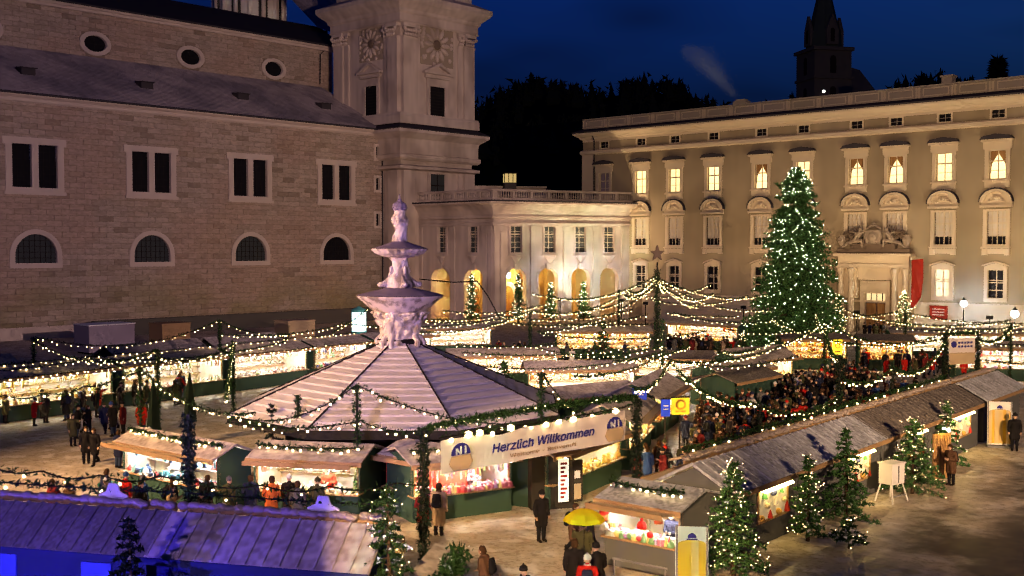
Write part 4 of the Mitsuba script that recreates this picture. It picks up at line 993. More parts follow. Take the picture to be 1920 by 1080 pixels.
# left side of the crowded alley, one behind the other
a, b_ = inset((5.7, 49.6), (7.5, 56.2), .4); F_, w_ = seat(*a, *b_)
stall('drinks stall with yellow and blue signs beside the crowd', F_, w_, 2.6, goods='gold', n=50, lamp=(44, 30, 12), canopy=.8)
a, b_ = inset((7.9, 57.6), (10.2, 64.0), .4); F_, w_ = seat(*a, *b_)
stall('second stall along the crowded alley with warm orange light', F_, w_, 2.6, goods='orange', n=50, lamp=(44, 28, 11), canopy=.8)
a, b_ = inset((16.0, 76.2), (20.6, 79.6), .4); F_, w_ = seat(*a, *b_)
stall('third stall along the crowded alley, half hidden by garlands', F_, w_, 2.6, goods='gold', n=50, lamp=(44, 30, 12), canopy=.8)
# middle block behind the fountain
for nick, x, y, ang, w, rf, gd in (('dark roofed stall right behind the fountain shelter', 1.2, 58.0, 200, 6.0, 'bareroof', 'pale'), ('flat snowy stall in the middle of the market', 5.6, 62.5, 215, 6.0, 'snowroof', 'mixed'), ('wide low roofed stall in the market centre', 1.0, 71.0, 5, 7.0, 'snowroof', 'orange'),
                                   ('stall with dark roof beside the star pole', 8.6, 79.0, -8, 5.6, 'bareroof', 'pale'), ('stall with bright snowy roof right of the star pole', 15.6, 75.0, 222, 5.6, 'snowroof', 'mixed'), ('stall with grey snow roof left of the big tree', 14.6, 70.2, 230, 5.4, 'bareroof', 'gold'),
                                   ('long stall behind the centre with pale front', -4.5, 80.0, 8, 8.0, 'snowroof', 'pale')):
    stall(nick, frame(x, y, ang), w, 2.4, hr=2.6, roof=rf, goods=gd, n=34, lamp=[1.8 * c for c in WARMW], canopy=.7, weight=.9, lamps_under=6)
# row along the cathedral
ul = np.array([math.sin(math.radians(35)), math.cos(math.radians(35))]); L0 = np.array([-31.0, 60.5])
for nick, s0, s1, gd, lp in (('long bright stall at the left edge with yellow wares', 0.2, 10.6, 'gold', (60, 48, 22)), ('cream lit stall second in the row along the church', 11.4, 19.4, 'pale', (64, 52, 30)),
                             ('white lit stall third in the row along the church', 20.3, 27.4, 'pale', (70, 62, 46)), ('white lit stall fourth in the row along the church behind the fountain', 28.2, 34.0, 'mixed', (64, 58, 46)), ('stall at the far end of the row along the church', 35.0, 42.0, 'mixed', WARMW)):
    p = L0 + ul * s0; F_ = frame(p[0], p[1], u=ul); stall(nick, F_, s1 - s0, 2.8, he=2.6, hr=3.05, goods=gd, n=80, lamp=lp, canopy=.9, weight=1.4, lamps_under=8)
for nick, s0, s1, cl in (('dark backed stall behind the left row', 1, 9.5, True), ('dark backed stall behind the row, nearer the church tower', 17, 25, True), ('farthest dark backed stall behind the left row', 26, 33, True)):
    p = L0 + ul * s0 + np.array([-ul[1], ul[0]]) * 8.5; F_ = frame(p[0], p[1], u=ul); stall(nick, F_, s1 - s0, 2.8, closed=True, n=0, wall='stalldark')
# back of the square
for nick, x, y, ang, w, gd, lp, rf in (('white glowing stall in front of the arcade behind the fountain', -8.5, 102.5, 20, 7.0, 'pale', (70, 62, 44), 'snowroof'), ('stall with orange goods in front of the arcade', 4.0, 100.0, 0, 8.5, 'orange', (48, 26, 9), 'snowroof'),
                                       ('orange lit stall at the foot of the palace', 15.6, 112.0, -40, 8.0, 'orange', (60, 36, 18), 'snowroof'), ('deep orange stall under the big tree', 22.4, 91.5, -4, 5.2, 'orange', (44, 18, 4), 'bareroof'), ('small orange stall right of the big tree foot', 28.4, 90.5, -10, 4.2, 'orange', (44, 18, 4), 'bareroof'),
                                       ('white fronted stall with dark hipped roof near the portal', 33.6, 98.0, -6, 9.0, 'pale', (64, 56, 40), 'snowroof'), ('bright stall seen through the right gate', 33.6, 84.0, -12, 7.0, 'candy', (80, 62, 44), 'snowroof'), ('snowy roofed stall by the bright lamp at the right edge', 43.5, 97.0, -14, 8.0, 'pale', (56, 46, 30), 'snowroof')):
    stall(nick, frame(x, y, ang), w, 2.6, he=2.5, hr=2.85, goods=gd, n=60, lamp=[1.5 * c for c in lp], roof=rf, canopy=.8, weight=1.1, lamps_under=6)
# right row, seen from behind
RD = np.array([.625, .780]); RN = np.array([.780, -.625]); E0 = np.array([5.36, 32.8])
for nick, s0, s1, rf, win in (('grey backed stall with lit window nearest in the right row', 2.9, 8.05, 'frostroof', (.9, 3.1)), ('grey backed stall second in the right row with lit window', 8.2, 16.05, 'frostroof', (1.2, 3.6)), ('stall third in the right row with streaky bare roof', 16.3, 22.0, 'bareroof', (.8, 2.8)),
                              ('stall fourth in the right row with dark roof and wide window', 22.2, 29.6, 'bareroof', (1.4, 4.8)), ('last stall of the right row near the poster and two people', 30.6, 37.5, 'frostroof', None)):
    p = E0 + RD * s1 - RN * 2.8; F_ = frame(p[0], p[1], u=-RD)
    stall(nick, F_, s1 - s0, 2.5, he=2.25, hr=2.92, roof=rf, wall='stallgrey', goods='gold', n=20, lamp=(26, 18, 8), seams=.5, canopy=.8, board=True, window=win, weight=.8)
FE_ = frame(2.9, 34.85, u=RN)
stall('corner stall at the near end of the right row with colourful wares', FE_, 2.75, 2.6, he=2.15, hr=2.5, goods='candy', n=0, lamp=(34, 27, 18), canopy=1.0, lamps_under=4, roof='frostroof', wall='stallgrey')
# front row, seen from behind, lit blue
FD2 = np.array([.968, -.25]); FD2 /= np.linalg.norm(FD2); FNrm = np.array([-FD2[1], FD2[0]])     # towards the fountain
for nick, x0, x1, roof in (('blue lit stall back at the bottom left corner', -15.8, -9.25, 'bareroof'), ('violet lit stall back with snowy sheet roof at the bottom', -8.95, -3.35, 'snowroof')):
    sc = lambda x: np.array([x, 29.4 + (x + 8.8) * -.255])
    p, q = sc(x1) + FNrm * 1.0, sc(x0) + FNrm * 1.0
    F_, w_ = seat(*p, *q)
    t = stall(nick, F_, w_, 2.0, he=2.2, hr=2.9, roof=roof, wall='deepblue', goods='gold', n=20, lamp=(24, 16, 8), seams=.42, canopy=.8, board=True, weight=.8, fascia='deepblue')
    m = MB(); zz = 2.92
    for xx in ((1.9,) if x0 < -10 else (1.75,)):
        cxx = w_ - xx if False else xx
        m.prism(Polygon([(cxx - .45, zz), (cxx + .45, zz), (cxx + .45, zz + .28), (cxx + .22, zz + .38), (cxx + .14, zz + .6), (cxx - .14, zz + .6), (cxx - .22, zz + .38), (cxx - .45, zz + .28)]), .55, .6)
    put('sign_back', t, m, 'snow', F_)
    m = MB(); m.box(1.0, 1.9, 2.001, 2.06, 1.1, 1.75)
    hb = put('hatch', t, m, 'bluebright' if x0 < -10 else 'deepblue', F_)
    if x0 < -10: m = MB(); m.box(3.9, 5.3, 2.001, 2.05, .9, 1.85); put('hatch', t, m, 'bluebright', F_)
# wares of the corner stall, one by one
ri = np.random.default_rng(21); CN = ('rose', 'white', 'red', 'lilac', 'yellow', 'green')
for i in range(46):
    m = MB(); ci = ri.integers(0, 6); c = PAL['candy'][ci]; x = .25 + (i % 15) * .16; row = i // 15
    item(m, x, (-.08, .12, .32, .2)[row], (.965, .965, .965, 1.2)[row], c, ri)
    tag(put('stall_ware', None, m, 'any', FE_, color=True), 'small %s piece of wares on the corner stall counter' % CN[ci], 'goods', 'wares on the corner stall counter')
for i in range(7):
    m = MB(); x = .12 if i < 3 else .3 + i * .3; z = 1.75 - (i % 3) * .25; item(m, x, -.15, z - .1, PAL['red'][i % 5], ri, 4 if i % 2 else 1); m.tube([(x, -.15, z + .08), (x, -.15, 2.1)], .008, 4, (.1, .1, .1))
    tag(put('hanging_ornament', None, m, 'any', FE_, color=True), 'reddish ornament hanging from the canopy of the corner stall', 'ornament', 'ornaments hanging at the corner stall')
# wares of the bright stall under the banner
for i in range(40):
    m = MB(); ci = ri.integers(0, 6); x = .2 + (i % 20) * (wC - .4) / 19
    if i < 20: item(m, x, -.1, .965, PAL['candy'][ci], ri)
    else: m.tube([(x, .0, 2.0), (x, .02, 2.0 - ri.uniform(.3, .6))], .035, 5, PAL['candy'][ci])
    tag(put('sweet_string' if i >= 20 else 'stall_ware', None, m, 'any', FC_, color=True), ('string of %s sweets hanging in the bright stall under the banner' if i >= 20 else 'small %s piece of wares on the bright stall under the banner') % CN[ci], 'goods', 'wares of the bright stall under the banner')

# ------------------------------------------------------------------ posts and garlands of lights
def post(x, y, top, label, r=.13, m='fir', z0=0.0, star=False):
    t = thing('garland_post', label, 'post'); M = frame(x, y); b = MB(); b.tube([(0, 0, z0), (0, 0, top)], .05, 6); put('pole', t, b, 'stalldark', M)
    rg = np.random.default_rng(int(abs(x * 91 + y * 7))); n = int((top - z0) * (330 if r > .18 else 170))
    a = rg.uniform(0, 6.28, n); rr = r * rg.uniform(.3, 1.0, n); b = MB(); b.tufts(np.stack([rr * np.cos(a), rr * np.sin(a), rg.uniform(z0 + .05, top, n)], 1), .13, rg); put('greenery', t, b, m, M)
    return t


POSTS = {}
for key, x, y, top, lab in (('p1', -9.05, 30.9, 5.35, 'garlanded post between the two front stalls'), ('bl', -2.65, 33.0, 4.6, 'left post of the welcome banner'), ('br', 4.35, 38.6, 4.8, 'right post of the welcome banner'), ('p2', -5.85, 41.7, 4.85, 'garlanded post in front of the fountain shelter roof'),
                            ('p3', 1.2, 45.4, 4.9, 'garlanded post right of the fountain shelter roof'), ('p4', -16.5, 65.5, 4.5, 'garlanded post behind the left corner of the shelter roof'), ('p5', -19.2, 60.0, 4.5, 'garlanded post by the two closed parasols'), ('p6', -16.8, 50.0, 4.6, 'garlanded post behind the glove stall'),
                            ('p7', -20.3, 77.0, 5.0, 'tall post at the peak of lights in front of the church'), ('p8', -29.7, 68.8, 4.5, 'garlanded post at the far left peak of lights'), ('st', 12.1, 92.6, 8.2, 'tall garlanded pole carrying a big star'), ('p9', 10.3, 107, 5.9, 'garlanded post before the right arcade arches'),
                            ('p10', 9.58, 42.7, 4.0, 'garlanded post on the nearest stalls of the right row'), ('p11', 14.45, 48.8, 5.2, 'tall dark garlanded post rising over the right row'), ('p12', 18.5, 53.8, 4.2, 'thin garlanded post on the right row'), ('g1', 25.8, 66, 4.9, 'left post of the garlanded gate on the right'),
                            ('g2', 28.0, 66.6, 4.9, 'right post of the garlanded gate on the right'), ('p13', 9.1, 67, 5.7, 'slim pole wound with white lights in the market centre'), ('p14', -8.3, 75, 4.6, 'garlanded post behind the fountain'), ('p15', 1.5, 92, 4.8, 'garlanded post in the middle distance before the arcade'), ('p16', 22, 78, 4.8, 'garlanded post left of the crowd end'),
                            ('p17', 36, 80, 4.6, 'garlanded post at the right edge of the market'), ('p18', -8.6, 44.4, 4.1, 'short post between fountain shelter and food stall'), ('p19', 33.0, 93, 4.6, 'garlanded post near the portal steps')):
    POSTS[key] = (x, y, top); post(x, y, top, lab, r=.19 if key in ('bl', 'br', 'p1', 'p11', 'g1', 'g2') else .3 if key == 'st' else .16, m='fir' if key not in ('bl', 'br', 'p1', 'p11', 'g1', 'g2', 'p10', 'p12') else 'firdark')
GAR = []


def garland(p, q, sag, label, spacing=.42, r=.052, green=40, group=None, drop=.1, gm='fir', power=1.0, wave=0.0):
    p, q = np.array(p, float), np.array(q, float); L = np.linalg.norm(q - p); k = max(6, int(L * 1.6)); t = np.linspace(0, 1, k)
    def at(t):
        c = p + (q - p) * np.asarray(t)[:, None]; c[:, 2] -= sag * 4 * t * (1 - t); c[:, 2] -= wave * np.abs(np.sin(np.asarray(t) * L * 1.6)); return c
    key = thing('light_garland', label, 'string lights', group); rg = np.random.default_rng(len(GAR) + 100); GAR.append(key)
    b = MB(); b.tube(at(t if not wave else np.linspace(0, 1, k * 4)), .02, 4); put('cord', key, b, 'black')
    if green:
        tt = rg.uniform(0, 1, int(L * green)); b = MB(); b.tufts(at(tt) + rg.normal(0, .05, (len(tt), 3)), .13, rg); put('greenery', key, b, gm)
    nb = max(2, int(L / spacing)); c = at((np.arange(nb) + .5) / nb); b = MB()
    for i in range(nb): b.ball(c[i] + (q - p) / L * rg.normal(0, .16 * spacing) + (rg.normal(0, .03), rg.normal(0, .03), -drop + rg.normal(0, .04)), r * rg.choice((.5, .8, .95, 1.1, 1.2)), 0)
    s = key; o = put('bulbs', s, b, 'white', None, emit([x * power for x in BULB], .25 + .02 * nb)); labels[o] = {'kind': 'stuff'}
    return key


def pt(k, dz=0.0): return (POSTS[k][0], POSTS[k][1], POSTS[k][2] + dz)


for p, q, sag, lab in ((pt('p8'), pt('p7'), 1.1, 'string of lights dipping between the far left peak and the tall post by the church'), (pt('p8', -.2), pt('p5'), 1.0, 'string of lights from the far left peak down to the parasols'), ((-38, 61, 3.9), pt('p8', -1.6), .3, 'string of lights entering at the left edge below the far left peak'),
                       (pt('p7', -1.0), (-12.6, 83.5, 4.3), .4, 'level string of lights from the tall church post towards the fountain'), (pt('p7'), (-15.5, 79.5, 3.9), .5, 'steep string of lights falling right from the tall church post'), ((-12.6, 83.5, 4.3), (3, 96, 4.8), .8, 'string of lights behind the fountain statue'), ((-10.5, 88, 6.0), (-13.6, 84, 3.6), .2, 'short glowing swag of lights left of the fountain shaft'),
                       (pt('p5', -.4), pt('p4', -.2), .5, 'string of lights between the parasol post and the shelter corner post'), (pt('p6'), (-10.0, 43.0, 3.6), .7, 'bright string of lights dropping from the post behind the glove stall'), (pt('p4'), (-12.4, 48, 3.4), .2, 'steep string of lights down to the left shelter corner'),
                       ((-11.2, 43.2, 3.5), pt('p2'), .7, 'string of lights rising to the post before the fountain roof'), (pt('p2'), pt('br', -.2), 1.1, 'string of lights swinging from the fountain post to the banner post'), (pt('p2', -1.4), (-11, 42.7, 3.3), .25, 'level string of lights along the front of the shelter'), (pt('p2', -1.3), (-3.0, 39.6, 3.5), .25, 'string of lights along the shelter towards the banner'),
                       (pt('p3'), (3.2, 43.6, 3.4), .4, 'short string of lights right of the shelter roof'), ((-38.5, 57.2, 3.4), (-25.5, 67, 3.3), .5, 'string of lights over the long yellow stall'), ((-25.5, 67, 3.3), (-16.5, 81, 3.2), .5, 'string of lights over the cream lit stall'),
                       (pt('p14'), pt('p15'), .9, 'string of lights in the middle behind the fountain'), (pt('p15'), pt('p9', -.6), .8, 'string of lights before the arcade arches'), (pt('p9'), (21, 117, 6.2), 1.0, 'string of lights running from the arcade post to the palace'), (pt('p9'), pt('st', -1.0), 1.0, 'string of lights from the arcade post to the star pole'),
                       (pt('st', -.5), (4, 112, 5.0), .9, 'string of lights fanning from the star pole to the fourth arch'), (pt('st', -.5), (12, 116, 5.6), .8, 'string of lights fanning from the star pole to the last arch'), (pt('st', -.6), (16.5, 118, 6.0), .9, 'string of lights fanning from the star pole to the palace corner'), (pt('st', -.7), (26, 112, 5.4), 1.0, 'string of lights fanning from the star pole to the palace windows'), (pt('st', -.7), (7, 100, 4.4), .6, 'short string of lights left below the star'), (pt('st', -.7), (17, 101, 4.6), .6, 'short string of lights right below the star'),
                       ((-3, 68, 3.6), (9, 72, 3.7), .4, 'string of lights over the low roofs right behind the shelter'), ((2, 78, 4.0), (14, 80, 4.0), .5, 'string of lights crossing below the star pole'), ((6, 66, 3.3), (12, 74, 3.5), .3, 'string of lights on the flat snowy centre stall'), ((13, 70, 3.4), (19, 79, 3.6), .4, 'string of lights on the bright snowy roof'),
                       ((0, 86, 4.2), (11, 90, 4.6), .5, 'string of lights before the star pole on the left'), ((14, 96, 4.4), (22, 90, 4.3), .6, 'string of lights between star pole and orange stalls'), ((-8, 92, 4.2), (1, 98, 4.6), .5, 'string of lights behind the fountain roof near the glowing stall'), ((13, 104, 5.2), (23, 108, 5.4), .7, 'string of lights high before the palace stalls'),
                       ((2, 112, 5.4), (12, 114, 5.6), .7, 'string of lights close to the arcade foot'), ((16, 84, 3.9), (24, 84, 4.2), .5, 'string of lights at the far end of the crowd'), ((26, 98, 4.6), (38, 104, 4.6), .8, 'string of lights right of the big tree'), ((34, 88, 3.8), (44, 92, 4.0), .5, 'string of lights over the stalls near the bright lamp'),
                       (pt('st', -.8), (23, 98, 4.6), 1.0, 'string of lights from the star pole to the big tree'), (pt('st', -.9), (20, 110, 5.5), 1.1, 'string of lights from the star pole back to the palace stalls'), (pt('st', -1.2), (2, 85, 3.6), 1.0, 'string of lights falling left from the star pole'), ((-2.0, 62, 3.4), pt('p13', -2), .5, 'string of lights over the dark roofed centre stalls'),
                       (pt('p13', -1.6), (1.5, 74, 3.4), .6, 'string of lights crossing the market centre'), (pt('p13', -2.3), (16, 62, 4.0), .6, 'string of lights from the slim white pole to the alley'), ((3.2, 57, 3.4), (9.3, 66, 3.8), .4, 'string of lights along the centre stalls behind the shelter'),
                       ((5.2, 47.2, 4.0), (8.2, 57.5, 4.1), .5, 'string of lights over the gingerbread side of the alley'), ((8.2, 57.5, 4.1), pt('p16'), .9, 'string of lights over the far left side of the alley'), (pt('p11'), pt('p16', -.2), .8, 'string of lights crossing over the crowd'), (pt('p10'), (8.4, 58.5, 4.0), .7, 'string of lights crossing the near part of the crowd'),
                       (pt('p10', -.1), pt('p11', -1.7), .5, 'string of lights on the near posts of the right row'), (pt('p11', -.9), pt('p12'), .5, 'string of lights between the tall dark post and the thin post'), (pt('p12'), pt('g1', -.5), .9, 'string of lights from the thin post to the gate'), (pt('p16'), pt('g1'), 1.0, 'string of lights from the alley end to the gate'),
                       (pt('p16', -.3), (25.5, 93, 4.5), .8, 'string of lights from the alley up to the big tree'), ((20.5, 88, 4.4), pt('g1', -.3), 1.1, 'long string of lights under the big tree to the gate'), ((30, 101, 4.5), pt('p17', .2), .9, 'string of lights before the portal'), (pt('g2', -.4), pt('p17', -.4), .5, 'string of lights right of the gate'),
                       (pt('p19'), (51, 96, 4.3), .9, 'string of lights below the street lamps'), ((33.5, 97, 3.0), (45, 95.2, 3.0), .2, 'string of lights along the white fronted stall'), (pt('g2', -1.6), (41, 66, 3.6), .5, 'string of lights at the right edge over the row end'), ((33.4, 83.5, 2.9), (41, 81.8, 2.9), .1, 'string of lights along the roof of the bright stall behind the gate'),
                       ((-8.6, 101.8, 3.2), (-2, 104.2, 3.2), .1, 'string of lights along the white glowing stall'), ((4, 99.4, 3.2), (12.5, 99.4, 3.2), .1, 'string of lights along the stall with orange goods'), ((-4, 79.5, 3.1), (3.6, 80.6, 3.1), .2, 'string of lights along the long pale fronted stall'), ((-1.0, 95, 4.2), (11, 101, 4.4), .6, 'string of lights in front of the orange goods stall'),
                       ((15.4, 111, 3.5), (21.8, 105.8, 3.5), .15, 'string of lights along the stall at the palace foot'), ((-6, 96, 4.6), (4, 104, 5.0), .6, 'string of lights before the lit arches')):
    garland(p, q, sag, lab)
for i, (s0, s1) in enumerate(((0, 10.6), (11.4, 19.4), (20.3, 27.4), (28.2, 34.0))):
    o = np.array([ul[1], -ul[0]]) * .95; p, q = L0 + ul * s0 + o, L0 + ul * s1 + o
    garland((*p, 2.68), (*q, 2.68), .06, 'string of lights on the canopy edge of the %s stall in the church row' % ('first', 'second', 'third', 'fourth')[i], spacing=.42, green=16)
    o = -np.array([ul[1], -ul[0]]) * 1.2; p, q = L0 + ul * s0 + o, L0 + ul * s1 + o
    garland((*p, 3.25), (*q, 3.25), .06, 'string of lights on the roof ridge of the %s stall in the church row' % ('first', 'second', 'third', 'fourth')[i], spacing=.5, green=16)
for F, w, lab in ((FA_, wA, 'glove and scarf stall'), (FB_, wB, 'food stall before the fountain'), (FC_, wC, 'bright stall under the banner'), (FD_, wD, 'gingerbread stall'), (FE_, 2.75, 'corner stall')):
    p, q = F @ np.array([0, .3, 2.62, 1]), F @ np.array([w, .3, 2.62, 1]); garland(p[:3], q[:3], .08, 'leafy string of lights on the roof front of the ' + lab, spacing=.3, green=70, r=.055)
garland((-17.5, 33.2, 3.85), pt('p1', -1.7), .25, 'scalloped garland with few lights at the left over the front stalls', spacing=1.3, wave=.16, green=30)
garland(pt('p1', -1.8), (-2.7, 32.8, 3.1), .2, 'scalloped garland with few lights right of the front post', spacing=1.2, wave=.16, green=30)
garland((-21, 42, 4.5), pt('p6', .0), .5, 'white scalloped garland over the snowy plaza on the left', spacing=.8, wave=.16, green=24)
garland(pt('bl', .0), pt('br', .0), -.12, 'thick fir garland along the top of the welcome banner', spacing=.26, green=330, r=.03, drop=.02)
m_key = garland((-2.2, 33.3, 4.28), (3.9, 38.2, 4.5), .03, 'row of large bulbs between garland and welcome banner', spacing=.62, green=20, r=.11, drop=.08)
for s0, s1, nm in ((2.9, 8.05, 'nearest'), (8.2, 16.05, 'second'), (16.3, 22.0, 'third'), (22.2, 29.6, 'fourth')):
    p, q = E0 + RD * s0 - RN * 2.0, E0 + RD * s1 - RN * 2.0
    garland((*p, 3.36), (*q, 3.36), .03, 'fir garland with sparse lights on the ridge board of the %s right row stall' % nm, spacing=1.1, green=60)
for x0, x1, nm in ((-15.8, -9.25, 'bottom left'), (-8.95, -3.35, 'violet')):
    p, q = sc(x0) + FNrm * .5, sc(x1) + FNrm * .5
    garland((*p, 3.36), (*q, 3.36), .03, 'dark fir garland on the ridge board of the %s stall' % nm, spacing=2.6, green=70)
p, q = pt('g1', .0), pt('g2', .0); garland(p, q, 0, 'fir garland over the gate sign on the right', spacing=.4, green=200, r=.04)
garland(pt('p13', .0), pt('p13', -4.6), 0.0, 'vertical string of white lights on the slim pole', spacing=.22, green=0)
k = thing('star_topper', 'dark five pointed star on top of the tall garlanded pole', 'star'); M = frame(12.1, 92.6, 20)
pp = [((.7 if i % 2 == 0 else .28) * math.sin(i * math.pi / 5), 9.55 + (.7 if i % 2 == 0 else .28) * math.cos(i * math.pi / 5)) for i in range(10)]
b = MB(); b.prism(Polygon(pp), -.1, .1); put('star', k, b, 'sculptdark', M); b = MB(); b.tube([(0, 0, 8.2), (0, 0, 8.8)], .06, 6); put('stem', k, b, 'dark', M)

# ------------------------------------------------------------------ banner, signs, posters
k = thing('welcome_banner', 'long pale welcome banner with two round blue and beige emblems over the market entrance', 'banner')
pA, pB = np.array([-2.15, 33.4]), np.array([3.95, 38.25]); FBn, wBn = seat(*pA, *pB)
tilt = .22                         # the right end hangs a little higher
SH = np.eye(4); SH[2, 0] = tilt / wBn; SH[2, 3] = 3.13
MBn = FBn @ SH
nx = 60; V = []; Q = []
xs = np.linspace(0, wBn, nx)
for x in xs:
    dy = .05 * math.sin(x * 1.7) + .03 * math.sin(x * 4.1 + 1)
    top = 1.04 - .10 * math.exp(-((x - 2.2) / .5) ** 2)
    V += [(x, dy, 0), (x, dy * .6 - .02, .5), (x, dy, top)]
for i in range(nx - 1):
    for j in range(2): Q.append((i * 3 + j, (i + 1) * 3 + j, (i + 1) * 3 + j + 1, i * 3 + j + 1))
b = MB(); b.add(V, Q); put('cloth', k, b, 'banner', MBn, smooth=True)
tx = meshkit.text_mesh('Herzlich Willkommen', .27, .006, True); v = np.array(tx.vertices); v = np.stack([v[:, 0] + .18 * v[:, 1], -v[:, 2], v[:, 1]], 1)
v[:, 0] *= (wBn * .56) / v[:, 0].max(); b = MB(); b.add(v + (wBn * .235, -.11, .42), tx.faces); put('lettering', k, b, 'bannerblue', MBn)
tx = meshkit.text_mesh('Welcome - Benvenuti', .12, .006); v = np.array(tx.vertices); v = np.stack([v[:, 0], -v[:, 2], v[:, 1]], 1)
v[:, 0] *= (wBn * .36) / v[:, 0].max(); b = MB(); b.add(v + (wBn * .33, -.11, .17), tx.faces); put('lettering', k, b, 'wood', MBn)
for cx in (.66, wBn - .66):
    e = MB(); th_ = np.linspace(0, math.pi, 14); R = .36
    e.prism(Polygon([(cx + R * math.cos(a), .55 + R * math.sin(a)) for a in th_]), -.125, -.115); em = put('emblem', k, e, 'bannerblue', MBn)
    e = MB(); e.prism(Polygon([(cx - R * 1.25, .30), (cx - R, .52), (cx + R, .52), (cx + R * 1.25, .30), (cx + R * .8, .08), (cx - R * .8, .08)]), -.125, -.115); put('base', em, e, 'beige', MBn)
    e = MB()
    for x0, x1 in ((-.2, -.13), (-.03, .03), (.13, .2)): e.box(cx + x0, cx + x1, -.137, -.127, .56, .56 + .2 + .05 * (x0 > -.1))
    e.add([(cx - .2, -.14, .76), (cx - .13, -.14, .76), (cx + .0, -.14, .56), (cx - .07, -.14, .56)], [(0, 1, 2, 3)]); put('mark', em, e, 'white', MBn)
k = thing('gate_sign', 'pale sign with a small blue emblem hanging in the garlanded gate on the right', 'sign'); F_, w_ = seat(26.05, 66.05, 27.8, 66.6)
b = MB(); b.box(0, w_, -.03, .03, 3.05, 4.6); put('panel', k, b, 'banner', F_)
b = MB(); b.box(.0, w_, -.045, -.032, 3.05, 3.75); put('lower_field', k, b, 'beige', F_)
b = MB(); b.prism(oval(.2, .2, 4.25, cx=.32), -.05, -.035); put('emblem', k, b, 'bannerblue', F_)
b = MB()
for z, x0 in ((4.28, .62), (4.05, .62)):
    for i in range(5): b.box(x0 + i * .22, x0 + .15 + i * .22, -.045, -.034, z, z + .12)
put('text_line', k, b, 'bannerblue', F_)


def poster(x, y, deg, label, w=.95, h=2.0):
    k = thing('poster_stand', label, 'poster stand'); M = frame(x, y, deg)
    b = MB(); b.box(0, w, -.03, .03, .12, h); put('panel', k, b, 'white', M)
    b = MB(); b.prism(Polygon([(.07, .2), (w - .07, .2), (w - .07, h - .5)] + [(w / 2 + (w / 2 - .07) * math.cos(a), h - .5 + .12 * math.sin(a)) for a in np.linspace(0, math.pi, 9)] + [(.07, h - .5)]), -.04, -.034); put('picture', k, b, 'posteryellow', M)
    b = MB(); b.prism(Polygon([(w / 2 + .13 * math.cos(a), h - .33 + .15 * math.sin(a)) for a in np.linspace(0, math.pi, 11)]), -.045, -.035); b.box(w / 2 - .16, w / 2 + .16, -.044, -.034, h - .38, h - .35); put('emblem', k, b, 'bannerblue', M)
    b = MB(); b.box(.02, .07, -.06, .06, 0, h + .02); b.box(w - .07, w - .02, -.06, .06, 0, h + .02); b.box(0, w, -.25, .25, .0, .1); put('frame', k, b, 'metal', M)


def poster_col(p, n, uv):
    s = noise(p.x * 9.0 + p.y * 5.0, 0.0, 2.0)
    return mix((.70, .42, .05), (.62, .50, .28), smoothstep(.35, .7, s) * .8 + smoothstep(1.0, 1.7, p.z) * .2)


mat('posteryellow', mikit.proc(poster_col))
poster(4.7, 31.7, -4, 'tall yellow and white poster stand at the near end of the right row')
poster(23.9, 55.6, -14, 'blue topped yellow poster stand beside two people at the right edge', 1.15, 2.3)
k = thing('menu_board', 'narrow white menu board with red lettering beside the gingerbread stall', 'menu board'); M = frame(1.75, 41.9, 20)
b = MB(); b.box(0, .42, -.05, .0, .35, 2.0); put('panel', k, b, 'white', M, emit((.8, .7, .5), .3)); b = MB()
for i in range(9): b.box(.08, .08 + .14 + .12 * ((i * 7) % 3) / 2, -.07, -.055, .5 + i * .16, .58 + i * .16)
put('text_line', k, b, 'red', M)
k = thing('menu_board', 'dark menu board with a small white note next to the gingerbread stall', 'menu board'); M = frame(2.25, 42.1, 30)
b = MB(); b.box(0, .5, -.05, .0, .3, 1.9); put('panel', k, b, 'stalldark', M); b = MB(); b.box(.12, .38, -.07, -.055, 1.2, 1.5); put('note', k, b, 'white', M); b = MB(); b.box(.1, .42, -.07, -.055, .4, 1.0); put('picture', k, b, 'beige', M)
for px_, py_, nm, mt, lb, hh, e in ((8.1, 53.2, 'hanging_sign', 'yellowsign', 'bright yellow sign beside the blue flag sign at the crowd', (.85, .8, 2.0), (.8, .52, .03)), (7.3, 52.6, 'hanging_sign', 'bluesign', 'deep blue upright sign left of the yellow sign', (.42, .8, 2.0), (.02, .05, .4)), (25.4, 86.5, 'hanging_sign', 'yellowsign', 'glowing yellow lantern sign under the big tree', (.75, 1.15, 1.7), (1.7, 1.25, .06)), (6.4, 55.4, 'hanging_sign', 'bluesign', 'small round blue sign above the centre stalls', (.7, .6, 2.4), (.02, .03, .2))):
    k = thing(nm, lb, 'sign'); M = frame(px_, py_, 8); w, h, z = hh
    b = MB(); b.box(-w / 2, w / 2, -.06, .06, z, z + h); put('panel', k, b, mt, M, emit(e, .3)); b = MB(); b.box(-w / 2 - .04, w / 2 + .04, -.02, .02, z + h + .001, z + h + .06); b.box(-.03, .03, .065, .12, 0, z + h + .05); put('bracket', k, b, 'dark', M)
    if mt == 'yellowsign': b = MB(); b.prism(ring(oval(w * .3, w * .3, z + h * .6), oval(w * .2, w * .2, z + h * .6)), -.075, -.065); b.box(-w * .3, w * .3, -.075, -.065, z + h * .15, z + h * .24); put('symbol', k, b, 'amber', M)
    else: b = MB(); b.box(-w * .28, w * .28, -.075, -.065, z + h * .6, z + h * .68); b.box(-w * .28, w * .28, -.075, -.065, z + h * .4, z + h * .46); put('symbol', k, b, 'white', M)
